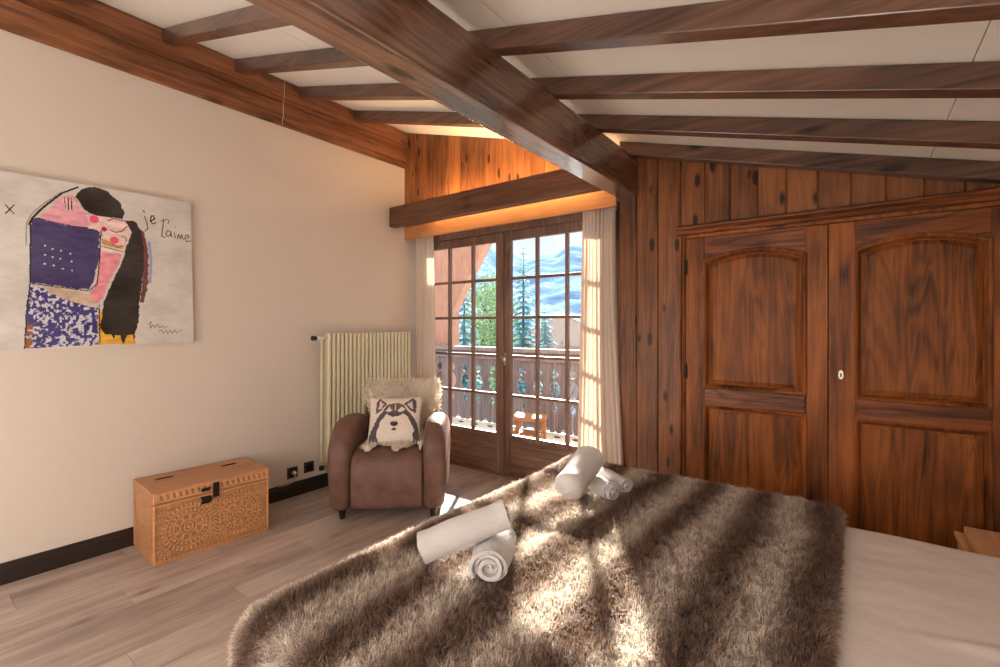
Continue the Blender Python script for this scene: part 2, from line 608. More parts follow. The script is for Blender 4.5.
beam_y('ceiling_beam', 'massive dark brown ceiling beam running down the room to the panelled wall', 2.137, 2.156, 2.277, 2.395, M_BEAM_Y)
m = MB()
m.prism([(0.0008, 2.785), (0.016, 2.785), (0.020, 2.792), (0.020, 2.832), (0.034, 2.838), (0.034, 2.940), (0.026, 2.950), (0.0008, 2.950)], YB, D - 0.002, 'y')
tag(m.obj('wall_beam', M_PLATE, loc=(0.02, 1, 2.785), bevel=0.003), 'orange-brown moulded beam along the top of the cream wall, just above the plaster', 'beam')
m = MB()
m.prism([(0.0008, 2.952), (0.010, 2.952), (0.010, 2.992), (0.048, 2.992), (0.048, zc(0.048) - 0.004), (0.0008, zc(0.0) - 0.004)], YB, D - 0.002, 'y')
tag(m.obj('fascia_board', M_PLATE, loc=(0.02, 1, 2.95), bevel=0.003), 'upper orange-brown board carrying the left rafter ends under the white ceiling', 'board')

RAFT = [
    (0.575, 0.050, 4.20, 'first dark rafter at the top left edge of the photo, nearest the camera'),
    (1.055, 0.050, 4.20, 'dark rafter second from the camera, above the painting side of the wall beam'),
    (1.472, 0.050, 4.20, 'dark rafter third from the camera, topmost of those right of the big beam'),
    (1.936, 0.050, 4.20, 'dark rafter fourth from the camera, second from the top right of the big beam'),
    (2.430, 0.050, 4.20, 'long dark rafter nearest the panelled wall, crossing over the big beam'),
    (2.930, 2.190, 3.95, 'short dark rafter only right of the big beam, tight above the wardrobe wall'),
]
for y, x0, x1, lab in RAFT:
    m = MB()
    m.prism([(x0, zr(x0)), (x1, zr(x1)), (x1, zc(x1) - 0.002), (x0, zc(x0) - 0.002)], y, y + 0.070, 'y')
    o = m.obj('rafter', M_BEAM_X, loc=(x0, y, zr(x0)), bevel=0.004)
    tag(o, lab, 'beam', 'roof rafters')

m = MB().box(0.004, 2.84, 2.200, 2.133, 2.925, 2.380)
o = tag(m.obj('door_header_beam', M_HEADER, loc=(1.05, 2.84, 2.20), bevel=0.010), 'thick brown beam spanning above the french door in front of the orange board', 'beam')

# warm light strips on and behind the header beam
me_, n_, l_, p_ = new_mat('warm_strip_light')
p_.inputs['Emission Color'].default_value = (1.0, 0.62, 0.30, 1)
p_.inputs['Emission Strength'].default_value = 34
t = thing('light_strip', 'warm light strip in the gap between the header beam and the orange board', 'light', (1.1, 2.965, 2.285))
MB().box(-0.70, -0.006, -0.006, 0.92, 0.006, 0.006).obj('diffuser', me_, t)
MB().box(-0.72, -0.038, -0.012, 0.94, -0.007, 0.012).obj('channel', M_BRONZE, t)
t = thing('light_strip', 'warm light strip lying on top of the header beam below the pine panelling', 'light', (1.1, 2.905, 2.3815))
me2 = me_.copy()
me2.name = 'warm_strip_light_bright'
me2.node_tree.nodes['Principled BSDF'].inputs['Emission Strength'].default_value = 85
MB().box(-0.70, -0.009, 0.004, 0.92, 0.009, 0.011).obj('diffuser', me2, t)
MB().box(-0.72, -0.012, 0.0, 0.94, 0.012, 0.0035).obj('channel', M_BRONZE, t)

# thin white cable hanging over the wall beam
m = MB()
m.tube([(0.0515, 1.822, 3.10), (0.0515, 1.822, 2.995), (0.038, 1.822, 2.945), (0.038, 1.822, 2.84), (0.024, 1.822, 2.828), (0.024, 1.822, 2.79)], 0.0016, 6)
tag(m.obj('cable', M_WHITEPL, loc=(0.05, 1.822, 2.9)), 'thin pale cable crossing the orange-brown beam over the cream wall', 'cable')

# ------------------------------------------------------------------ french door (two leaves) and its frame
m = MB()
m.box(0.0, 3.25, 0.0, 0.035, 3.305, 2.20)
m.box(1.970, 3.25, 0.0, 2.15, 3.33, 2.20)
m.box(0.035, 3.25, 2.105, 1.970, 3.33, 2.20)
m.box(0.035, 3.25, 0.0, 1.970, 3.33, 0.02)
structure(m.obj('trim_2', M_DOORWOOD, loc=(1, 3.25, 0), bevel=0.004))

def french_leaf(name, x0, x1, s0, s1, mx):
    """x0,x1 leaf edges; s0,s1 glass edges; mx centres of upright glazing bars."""
    r = thing(name, None, None, (x0, YD, 0), kind='structure')
    X = lambda v: v - x0
    f = MB()
    f.box(X(x0), -0.022, 0.022, X(s0), 0.022, 2.10)
    f.box(X(s1), -0.022, 0.022, X(x1), 0.022, 2.10)
    f.box(X(s0), -0.022, 2.025, X(s1), 0.022, 2.10)
    f.box(X(s0), -0.022, 0.325, X(s1), 0.022, 0.365)
    f.obj('leaf_frame', M_DOORWOOD, r, bevel=0.004)
    b = MB()
    for z0, z1 in ((0.022, 0.112), (0.114, 0.220), (0.222, 0.325)):
        b.prism([(-0.012, z0), (-0.016, z0 + 0.006), (-0.016, z1 - 0.006), (-0.012, z1), (0.014, z1), (0.014, z0)], X(s0), X(s1), 'x')
    b.obj('bottom_panel', M_DOORWOOD_X, r)
    g = MB()
    for c in mx:
        g.box(X(c) - 0.0125, -0.018, 0.365, X(c) + 0.0125, 0.018, 2.025)
    for z in (1.700, 1.367, 1.034, 0.699):
        g.box(X(s0), -0.017, z - 0.012, X(s1), 0.017, z + 0.012)
    g.obj('glazing_bars', M_DOORWOOD, r, bevel=0.004)
    MB().box(X(s0), -0.002, 0.365, X(s1), 0.002, 2.025).obj('glass', M_GLASS, r)
    return r
L1 = french_leaf('door_1', 0.036, 0.998, 0.085, 0.918, (0.357, 0.645))
L2 = french_leaf('door_2', 1.000, 1.968, 1.074, 1.890, (1.335, 1.612))
h = MB()
h.box(-0.016, -0.006, -0.055, 0.016, 0.0, 0.055)
h.tube([(0, 0, 0.015), (0, -0.045, 0.015)], 0.009, 12)
h.lathe([(0.006, -0.026), (0.018, -0.022), (0.024, -0.008), (0.024, 0.008), (0.018, 0.022), (0.006, 0.026)], (0, 0, 0), 18)
h.obj('door_handle', M_STEEL, L2, loc=(0, 0, 0), smooth=40).location = (0.018, -0.023, 1.01)
tp = MB().box(0.0, 0, 0, 0.03, 0.016, 2.07).obj('cover_strip', M_DOORWOOD, L2)
tp.location = (-0.016, -0.040, 0.025)

# ------------------------------------------------------------------ curtains
def curtain(name, label, xa_t, xb_t, xa_b, xb_b, z0, z1, yc, folds, phase, amp, fwd=0.0):
    r = thing(name, label, 'curtain', ((xa_t + xb_t) / 2, yc, z0), group=None)
    nu, nv = folds * 14 + 1, 60
    P = []
    for i in range(nu):
        u = i / (nu - 1)
        rowp = []
        for j in range(nv):
            t = j / (nv - 1)
            z = z1 - (z1 - z0) * t
            k = t ** (1.3 if fwd else 0.8)
            xa, xb = xa_t + (xa_b - xa_t) * k, xb_t + (xb_b - xb_t) * k
            uu = u + 0.018 * math.sin(7 * u + 2.2 * t + phase) * t
            a = amp * (0.55 + 0.45 * min(1, t * 4)) * (0.8 + 0.35 * math.sin(13 * u + phase))
            xx = xa + (xb - xa) * uu
            yy = yc - fwd * t ** 0.6 * u + a * math.sin(2 * PI * folds * u + phase + 0.6 * math.sin(3 * t + 9 * u)) + 0.006 * math.sin(11 * u + 5 * t)
            xx += 0.4 * a * math.cos(2 * PI * folds * u + phase)
            rowp.append((min(max(xx, 0.004), 2.145) - r.location.x if name == 'x' else xx - r.location.x, yy - yc, z - z0))
        P.append(rowp)
    c = MB().grid(P).obj('cloth', M_CURTAIN, r, smooth=180)
    so = c.modifiers.new('thick', 'SOLIDIFY')
    so.thickness = 0.0018
    hd = MB()
    Q = []
    for i in range(nu):
        Q.append([(P[i][0][0], P[i][0][1] - 0.004, P[i][0][2] + dz) for dz in (0.012, -0.02, -0.05)])
    t_ = hd.grid(Q).obj('heading_tape', M_CURTAIN, r, smooth=180)
    so = t_.modifiers.new('thick', 'SOLIDIFY')
    so.thickness = 0.002
    return r
curtain('curtain', 'beige pleated curtain in the corner behind the radiator, left of the french door', 0.030, 0.262, 0.060, 0.300, 0.015, 2.165, 3.145, 7, 0.4, 0.020)
curtain('curtain', 'beige pleated curtain right of the french door, flaring towards the floor', 1.812, 2.072, 1.770, 2.225, 0.015, 2.165, 3.150, 9, 1.3, 0.020, fwd=0.19)
m = MB().box(0.01, 3.125, 2.182, 2.14, 3.165, 2.199)
tag(m.obj('curtain_rail', M_WHITEPL, loc=(1, 3.14, 2.18)), 'flat curtain rail under the top of the door niche', 'rail')

# ================================================================== BUILT-IN WARDROBE
wr = thing('built_in_wardrobe', 'big polished brown built-in wardrobe with two arched panel doors', 'wardrobe', (2.55, D, 0))
WX = lambda v: v - 2.55
f = MB()                                     # frame, in front of the wall face
f.box(WX(2.550), -0.030, 0.0, WX(2.588), -0.001, 1.853)
f.box(WX(4.032), -0.030, 0.0, WX(4.070), -0.001, 1.853)
f.box(WX(2.588), -0.030, 1.832, WX(4.032), -0.001, 1.853)
f.box(WX(2.588), -0.030, 0.0, WX(4.032), -0.001, 0.06)
f.obj('frame', M_WARD_V, wr, bevel=0.004)
f = MB()
f.box(WX(2.557), -0.045, 0.0, WX(2.566), -0.030, 1.853)
f.box(WX(2.574), -0.040, 0.0, WX(2.581), -0.030, 1.853)
f.obj('jamb_moulding', M_WARD_V, wr, bevel=0.003)
c = MB()
c.prism([(-0.001, 1.853), (-0.034, 1.853), (-0.040, 1.862), (-0.040, 1.872), (-0.052, 1.882), (-0.062, 1.890), (-0.062, 1.902), (-0.052, 1.908), (-0.001, 1.908)], WX(2.535), WX(4.15), 'x')
c.obj('cornice', M_WARD_H, wr, bevel=0.002)

def arch(xa, xb, zs, za, n=16):
    """points of a low segmental arch from (xa,zs) to (xb,zs) with apex za."""
    w, hgt = (xb - xa) / 2, za - zs
    R = (w * w + hgt * hgt) / (2 * hgt)
    cx, cz = (xa + xb) / 2, za - R
    a0 = math.asin(w / R)
    return [(cx + R * math.sin(-a0 + 2 * a0 * i / n), cz + R * math.cos(-a0 + 2 * a0 * i / n)) for i in range(n + 1)]

def ward_door(x0, x1, px0, px1, keyhole, hinges):
    d = MB()
    y0, y1 = -0.028, -0.004
    d.box(WX(x0), y0, 0.065, WX(px0), y1, 1.829)
    d.box(WX(px1), y0, 0.065, WX(x1), y1, 1.829)
    d.obj('tmp', M_WARD_V)
    root = bpy.data.objects['tmp']
    root.name = 'door'
    root.parent = wr
    bv = root.modifiers.new('bevel', 'BEVEL')
    bv.width, bv.segments, bv.limit_method = 0.003, 2, 'ANGLE'
    t = MB()
    A = arch(px0, px1, 1.683, 1.733)
    t.prism([(WX(a), b) for a, b in A] + [(WX(px1), 1.829), (WX(px0), 1.829)], y0, y1, 'y')
    t.obj('top_rail', M_WARD_H, root)
    MB().box(WX(px0), y0, 0.065, WX(px1), y1, 0.19).obj('bottom_rail', M_WARD_H, root)
    mr = MB()
    mr.box(WX(px0) - 0.004, y0 - 0.010, 0.822, WX(px1) + 0.004, y1, 0.930)
    mr.obj('middle_rail', M_WARD_H, root, bevel=0.008)
    pn = MB()
    # recessed fields with a raised centre
    for poly in ([(px0, 0.93)] + A + [(px1, 0.93)], [(px0, 0.19), (px0, 0.822), (px1, 0.822), (px1, 0.19)]):
        pn.prism([(WX(a), b) for a, b in poly], -0.0075, -0.0045, 'y')
        cx = sum(q[0] for q in poly) / len(poly)
        z_lo, z_hi = min(q[1] for q in poly), max(q[1] for q in poly)
        cz = (z_lo + z_hi) / 2
        hw, hh = (px1 - px0) / 2, (z_hi - z_lo) / 2
        cx = (px0 + px1) / 2
        def shrink(d_):
            return [(WX(cx + (a - cx) * (hw - d_) / hw), cz + (b - cz) * (hh - d_) / hh) for a, b in poly]
        o_, i_ = shrink(0.024), shrink(0.046)
        n = len(poly)
        v = [(a, -0.0076, b) for a, b in o_] + [(a, -0.0165, b) for a, b in i_]
        fc = [(i, (i + 1) % n, n + (i + 1) % n, n + i) for i in range(n)] + [tuple(range(n, 2 * n))]
        pn.add(v, fc, 0, 0.5)
    pn.obj('panel', M_WARD_P, root)
    ml = MB()
    for poly in ([(px0, 0.93)] + A + [(px1, 0.93)], [(px0, 0.19), (px0, 0.822), (px1, 0.822), (px1, 0.19)]):
        cx, cz = (px0 + px1) / 2, (min(q[1] for q in poly) + max(q[1] for q in poly)) / 2
        hw, hh = (px1 - px0) / 2, (max(q[1] for q in poly) - min(q[1] for q in poly)) / 2
        def ring(d_, yy):
            return [(WX(cx + (a - cx) * (hw - d_) / hw), yy, cz + (b - cz) * (hh - d_) / hh) for a, b in poly]
        rings = [ring(-0.008, -0.0285), ring(-0.006, -0.034), ring(0.000, -0.0365), ring(0.008, -0.032), ring(0.014, -0.022), ring(0.020, -0.008)]
        n = len(poly)
        v = [p for rg in rings for p in rg]
        fc = [(k * n + i, k * n + (i + 1) % n, (k + 1) * n + (i + 1) % n, (k + 1) * n + i) for k in range(len(rings) - 1) for i in range(n)]
        ml.add(v, fc, 0, 0.9)
    ml.obj('panel_moulding', M_WARD_V, root)
    if keyhole:
        k = MB()
        k.prism([(WX(keyhole[0]) + 0.014 * math.cos(a) * (0.75 if abs(math.sin(a)) < .4 else 0.8), keyhole[1] + 0.024 * math.sin(a)) for a in [2 * PI * i / 14 for i in range(14)]], y0 - 0.004, y0 - 0.0005, 'y')
        e = k.obj('keyhole_plate', M_STEEL, root)
        e['label'] = 'nickel keyhole plate'
        k = MB()
        k.box(WX(keyhole[0]) - 0.003, y0 - 0.006, keyhole[1] - 0.010, WX(keyhole[0]) + 0.003, y0 - 0.0042, keyhole[1] + 0.008)
        k.obj('keyhole', M_BLACK, e)
    for z in hinges:
        k = MB().tube([(WX(2.592), -0.036, z - 0.045), (WX(2.592), -0.036, z + 0.045)], 0.007, 10)
        k.obj('hinge', M_IRON, root, smooth=40)
    return root
d1 = ward_door(2.590, 3.306, 2.699, 3.208, None, (1.655, 1.02, 0.30))
d2 = ward_door(3.310, 4.030, 3.424, 3.906, (3.362, 1.045), ())

# ================================================================== WALL THINGS, LEFT
# ---- painting
ART_AREAS = [
 ('torso', [[244,653],[263,673],[313,670],[378,659],[459,654],[516,654],[523,563],[516,488],[495,357],[473,310],[378,322],[275,332],[240,338],[240,508]]),
 ('pink', [[269,674],[313,734],[364,806],[411,826],[432,767],[473,730],[473,657],[404,654],[325,662]]),
 ('paleface', [[462,728],[575,730],[628,726],[567,663],[516,645],[473,657]]),
 ('paleface', [[531,666],[628,726],[670,670],[664,611],[636,578],[575,585],[533,611]]),
 ('orange', [[533,609],[575,589],[633,578],[623,557],[531,571]]),
 ('sleeve', [[516,571],[628,558],[620,515],[523,533]]),
 ('arm', [[523,537],[623,523],[605,460],[567,381],[545,304],[516,238],[473,231],[466,273],[495,320],[516,414]]),
 ('beige', [[275,327],[378,313],[480,283],[502,228],[432,235],[351,267]]),
 ('skirt', [[238,321],[281,315],[351,267],[445,230],[513,214],[523,136],[516,7],[220,-4],[224,168]]),
 ('yellow', [[513,210],[533,192],[538,71],[683,60],[686,7],[516,3]]),
 ('redhair', [[683,724],[731,660],[751,554],[748,375],[728,246],[707,251],[723,413],[715,569]]),
 ('hair', [[633,721],[680,730],[715,667],[728,571],[722,413],[707,275],[699,137],[680,60],[680,11],[670,60],[644,56],[623,7],[614,61],[590,57],[584,33],[572,61],[545,62],[523,99],[542,267],[590,402],[628,500],[644,579],[670,660]]),
 ('hair', [[415,817],[445,869],[502,888],[560,872],[613,823],[633,760],[623,729],[575,730],[516,728],[470,735],[438,777]]),
 ('hand', [[364,803],[415,803],[412,749],[391,727],[372,741]]),
]
ART_SPOTS = [('hot',495,706,21),('hot',585,603,20),('mouth',539,658,13),('dot',296,532,4),('dot',325,519,4),('dot',358,514,4),('dot',395,501,4),('dot',296,484,4),('dot',325,475,4),('dot',355,470,4),('dot',400,461,4),('dot',294,437,4),('dot',329,432,4),('dot',364,418,4),('dot',402,413,4)]
ART_STROKES = [
 ('k',7,[[236,634],[250,671],[287,729],[325,777],[364,824],[425,868]]),
 ('g',4,[[224,523],[226,633],[244,687],[287,747],[358,826]]),
 ('k',4,[[240,652],[240,338],[226,168],[220,-4]]),
 ('k',4,[[244,330],[378,316],[473,304],[509,349],[519,488],[525,647]]),
 ('k',4,[[516,229],[520,7]]),
 ('k',3,[[371,799],[376,745]]),
 ('k',3,[[386,802],[388,737]]),
 ('k',3,[[399,803],[402,739]]),
 ('k',4,[[567,657],[593,648],[620,660],[644,691]]),
 ('k',3,[[623,630],[642,621],[639,598]]),
 ('k',4,[[557,710],[582,726],[613,720],[633,721]]),
 ('k',3,[[528,560],[575,551],[623,542]]),
 ('k',3,[[575,579],[597,562],[623,573]]),
 ('k',3,[[269,674],[325,662],[404,654],[470,654]]),
 ('k',4,[[150,718],[181,680]]),
 ('k',4,[[181,721],[152,674]]),
 ('k',5,[[722,798],[728,791]]),
 ('k',4,[[728,768],[741,727],[745,696],[731,678]]),
 ('k',5,[[758,741],[778,757],[776,777],[763,774],[758,745],[768,727],[786,738]]),
 ('k',4,[[827,766],[820,708],[815,659],[833,655]]),
 ('k',3,[[812,751],[847,769]]),
 ('k',3,[[854,766],[850,745]]),
 ('k',4,[[862,694],[847,700],[836,678],[847,663],[862,674],[864,695],[869,663]]),
 ('k',4,[[884,690],[887,661]]),
 ('k',4,[[887,727],[892,726]]),
 ('k',4,[[900,655],[905,685],[916,659],[923,687],[932,655]]),
 ('k',4,[[940,665],[960,672],[960,689],[947,687],[940,665],[951,646],[973,653]]),
 ('s',3,[[748,118],[761,138],[758,98],[771,118],[781,102],[795,122],[805,98],[819,114],[829,98],[847,110]]),
 ('s',3,[[798,74],[815,88],[822,65],[838,86],[847,65],[861,85],[871,65],[885,87],[896,67],[925,85]]),
 ('b',11,[[751,613],[761,515],[756,376]]),
]

p_root = thing('painting', 'wide unframed painting of an embracing couple on the cream wall', 'painting', (0.0, 0.20, 1.170))
p_root.rotation_euler = (0.019, 0, 0)
MB().box(0.004, 0, 0.0, 0.034, 1.030, 0.894).obj('canvas', M_SHEET, p_root, bevel=0.003)
W_, H_ = 1.030, 0.894
nx, nz = 380, 330
uu = np.linspace(0, W_, nx)
zz = np.linspace(0, H_, nz)
U, Z = np.meshgrid(uu, zz, indexing='ij')
UM, ZM = (U - 0.04 - 0.019 * Z) * 1000, (Z - 0.015 + 0.019 * U) * 1000
wob = (fbm(U * 40, Z * 40) - 0.5) * 16
wob2 = (fbm(U * 40 + 50, Z * 40 + 9) - 0.5) * 16
def inside(poly, X, Y):
    r = np.zeros(X.shape, bool)
    n = len(poly)
    for i in range(n):
        x1, y1 = poly[i]
        x2, y2 = poly[(i + 1) % n]
        c = ((y1 > Y) != (y2 > Y)) & (X < (x2 - x1) * (Y - y1) / ((y2 - y1) or 1e-9) + x1)
        r ^= c
    return r
def dist_line(pts, X, Y):
    d = np.full(X.shape, 1e9)
    for (x1, y1), (x2, y2) in zip(pts[:-1], pts[1:]):
        L = (x2 - x1) ** 2 + (y2 - y1) ** 2 or 1e-9
        t = np.clip(((X - x1) * (x2 - x1) + (Y - y1) * (y2 - y1)) / L, 0, 1)
        d = np.minimum(d, np.hypot(X - x1 - t * (x2 - x1), Y - y1 - t * (y2 - y1)))
    return d
def c3(*q): return np.array(srgb(*q)[:3])
C = np.zeros(U.shape + (3,))
n1 = fbm(U * 6, Z * 9)[..., None]
n2 = fbm(U * 28, Z * 60, oct=5)[..., None]
C[:] = c3(205, 199, 193)
C += (n1 - 0.5) * 0.22 + (n2 - 0.5) * 0.10
ACOL = dict(torso=(72, 62, 104), pink=(222, 160, 172), paleface=(230, 198, 192), orange=(214, 152, 92), sleeve=(218, 204, 190), arm=(224, 144, 156),
            beige=(196, 172, 150), skirt=(70, 64, 120), yellow=(220, 170, 64), redhair=(112, 64, 62), hair=(50, 43, 38), hand=(224, 182, 182))
for nm, poly in ART_AREAS:
    k = inside(poly, UM + wob, ZM + wob2)
    base = c3(*ACOL[nm])
    C[k] = (base * (0.62 + 0.76 * n2) + (n1 - 0.5) * 0.06)[k]
    if nm == 'skirt':
        teal = k & (UM < 230) & (n1[..., 0] > 0.42)
        C[teal] = (c3(70, 118, 116) * (0.7 + 0.6 * n2))[teal]
        sp = k & (fbm(U * 90, Z * 70, oct=3) > 0.60)
        C[sp] = c3(206, 204, 214)
        br = k & (ZM < 120) & (UM < 250) & (n2[..., 0] > 0.45)
        C[br] = c3(150, 98, 62)
for nm, cx, cy, r in ART_SPOTS:
    k = np.hypot(UM - cx, (ZM - cy)) < r
    C[k] = c3(*{'hot': (238, 92, 130), 'mouth': (178, 44, 70), 'dot': (235, 232, 232)}[nm])
for nm, w, pts in ART_STROKES:
    k = dist_line(pts, UM + wob * 0.15, ZM + wob2 * 0.15) < w * (0.5 + 0.25 * n2[..., 0])
    C[k] = c3(*{'k': (38, 34, 34), 'g': (150, 146, 144), 's': (120, 112, 108), 'b': (150, 158, 190)}[nm])
C = np.clip(C, 0.01, 0.95)
V = np.stack([np.full(U.shape, 0.0355) + 0.0008 * n2[..., 0], U, Z], -1).reshape(-1, 3)
ii, jj = np.meshgrid(np.arange(nx - 1), np.arange(nz - 1), indexing='ij')
q = (ii * nz + jj).ravel()
np_obj('artwork', V, np.stack([q, q + nz, q + nz + 1, q + 1], 1), M_ART, p_root, C.reshape(-1, 3))

# ---- radiator
rr = thing('radiator', 'tall cream column radiator on the left wall behind the armchair', 'radiator', (0.002, 2.135, 0.20))
m = MB()
nc = 22
for k in range(nc):
    y = 0.006 + (k + 0.5) * 0.0395
    e_ = 0.0145
    m.prism([(0.050, y - e_), (0.106, y - e_), (0.1135, y - e_ + 0.005), (0.116, y - 0.004), (0.116, y + 0.004), (0.1135, y + e_ - 0.005), (0.106, y + e_), (0.050, y + e_)], 0.0, 1.036, 'z')
m.box(0.054, 0.010, 0.012, 0.096, nc * 0.0395 + 0.002, 0.050)
m.box(0.054, 0.010, 0.985, 0.096, nc * 0.0395 + 0.002, 1.024)
m.obj('columns', M_RAD, rr)
MB().box(0.002, 0.14, 0.85, 0.050, 0.18, 0.90).obj('bracket', M_RAD, rr)
MB().box(0.002, 0.74, 0.85, 0.050, 0.78, 0.90).obj('bracket', M_RAD, rr)
m = MB().tube([(0.085, -0.030, 0.99), (0.085, -0.030, 0.05), (0.085, -0.020, 0.015), (0.085, 0.01, 0.010)], 0.010, 10)
m.obj('pipe', M_RAD, rr, smooth=50)
m = MB().tube([(0.085, -0.072, 1.0), (0.085, -0.066, 1.0), (0.085, -0.03, 1.0), (0.085, 0.0, 1.0)], [0.012, 0.019, 0.019, 0.014], 14)
v_ = m.obj('valve_body', M_WHITEPL, rr, smooth=40)
m = MB().tube([(0.085, -0.118, 1.0), (0.085, -0.112, 1.0), (0.085, -0.082, 1.0), (0.085, -0.073, 1.0)], [0.010, 0.018, 0.018, 0.011], 14)
k_ = m.obj('valve_knob', M_IRON, rr, smooth=40)
k_['label'] = 'dark valve knob'
m = MB().tube([(0.085, -0.030, 0.0), (0.085, -0.030, -0.03), (0.085, -0.030, -0.035)], [0.019, 0.019, 0.012], 12)
m.obj('lower_valve', M_IRON, rr, smooth=40)

# ---- sockets
def socket(y, z, label, plug):
    r = thing('wall_socket', label, 'socket', (0.0, y, z), group='wall sockets')
    MB().box(0.0005, -0.041, -0.041, 0.010, 0.041, 0.041).obj('plate', M_BRONZE, r, bevel=0.003)
    m = MB().tube([(0.0102, 0, 0), (0.013, 0, 0)], 0.030, 20)
    m.obj('insert', M_BLACK, r, smooth=40)
    return r
socket(1.911, 0.180, 'bronze wall socket with a plug in it, nearer the carved chest', True)
socket(2.046, 0.192, 'bronze wall socket without a plug, under the radiator', False)
pr = thing('power_plug', 'small grey plug with its cord in the socket beside the carved chest', 'plug', (0.0135, 1.911, 0.180))
m = MB().tube([(0.0, 0, 0), (0.024, 0, 0), (0.036, 0, -0.006)], [0.019, 0.017, 0.009], 14)
m.obj('body', M_STEEL, pr, smooth=40)
m = MB().tube([(0.034, 0, -0.006), (0.042, -0.006, -0.03), (0.034, -0.022, -0.058), (0.020, -0.045, -0.072), (0.018, -0.12, -0.072)], 0.003, 8)
m.obj('cord', M_STEEL, pr, smooth=60)

# ================================================================== CARVED CHEST
tr = thing('carved_chest', 'carved honey-coloured wooden chest with iron hasp on the floor by the cream wall', 'chest', (0.245, 1.210, 0.0), math.radians(86.6))
TL, TW, TH, TZ = 0.606, 0.395, 0.396, 0.328      # length, depth, height, underside of the lid
m = MB()
m.box(-TL / 2, -TW / 2 + 0.012, 0.012, -TL / 2 + 0.018, TW / 2, TZ)
m.box(TL / 2 - 0.018, -TW / 2 + 0.012, 0.012, TL / 2, TW / 2, TZ)
m.box(-TL / 2, TW / 2 - 0.018, 0.012, TL / 2, TW / 2, TZ)
m.box(-TL / 2 + 0.002, -TW / 2 + 0.004, 0.0, TL / 2 - 0.002, TW / 2, 0.014)
for s in (-1, 1):                                # raised frame on the ends
    xa, xb = sorted((s * TL / 2, s * (TL / 2 + 0.004)))
    m.box(xa, -TW / 2 + 0.012, 0.014, xb, -TW / 2 + 0.05, TZ)
    m.box(xa, TW / 2 - 0.04, 0.014, xb, TW / 2, TZ)
m.obj('body', M_TRUNK, tr, bevel=0.002)
m = MB()
m.box(-TL / 2 - 0.005, -TW / 2 + 0.010, TZ + 0.002, TL / 2 + 0.005, TW / 2 + 0.002, TH)
lid = m.obj('lid', M_TRUNK, tr, bevel=0.004)
for x in (-0.185, 0.165):
    h = MB().box(x - 0.045, 0.065, TH, x + 0.045, 0.085, TH + 0.003)
    h.tube([(x - 0.03, 0.075, TH + 0.003), (x + 0.03, 0.075, TH + 0.003)], 0.003, 8)
    h.obj('hinge_strap', M_IRON, lid)
def carve(name, z0, z1, fn, parent):
    nx, nz = 330, max(30, int((z1 - z0) / (TL) * 330))
    X, Z = np.meshgrid(np.linspace(-TL / 2, TL / 2, nx), np.linspace(z0, z1, nz), indexing='ij')
    K = fn(X, Z)
    g = fbm(X * 10, Z * 90)
    y = -TW / 2 + 0.0005 + 0.0045 * K + 0.0006 * g
    edge = (X < -TL / 2 + 0.001) | (X > TL / 2 - 0.001) | (Z < z0 + 1e-6) | (Z > z1 - 1e-6)
    y[edge] = -TW / 2 + 0.013
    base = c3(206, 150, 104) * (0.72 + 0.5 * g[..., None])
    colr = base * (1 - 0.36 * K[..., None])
    V = np.stack([X, y, Z], -1).reshape(-1, 3)
    ii, jj = np.meshgrid(np.arange(nx - 1), np.arange(nz - 1), indexing='ij')
    q = (ii * nz + jj).ravel()
    return np_obj(name, V, np.stack([q, q + nz, q + nz + 1, q + 1], 1), M_CARVED, parent, np.clip(colr, 0, 1).reshape(-1, 3), smooth=True)
def f_lid(X, Z):
    v = (Z - TZ) / (TH - TZ)
    p = ((X + 0.25 * (Z - TZ)) % 0.030) / 0.030
    k = ((p > 0.30) & (p < 0.72) & (v > 0.30) & (v < 0.72)).astype(float)
    k = np.maximum(k, ((v > 0.88) & (v < 0.94)) * 0.8)
    k = np.maximum(k, ((v > 0.10) & (v < 0.16)) * 0.8)
    return k * (np.abs(X) < 0.285)
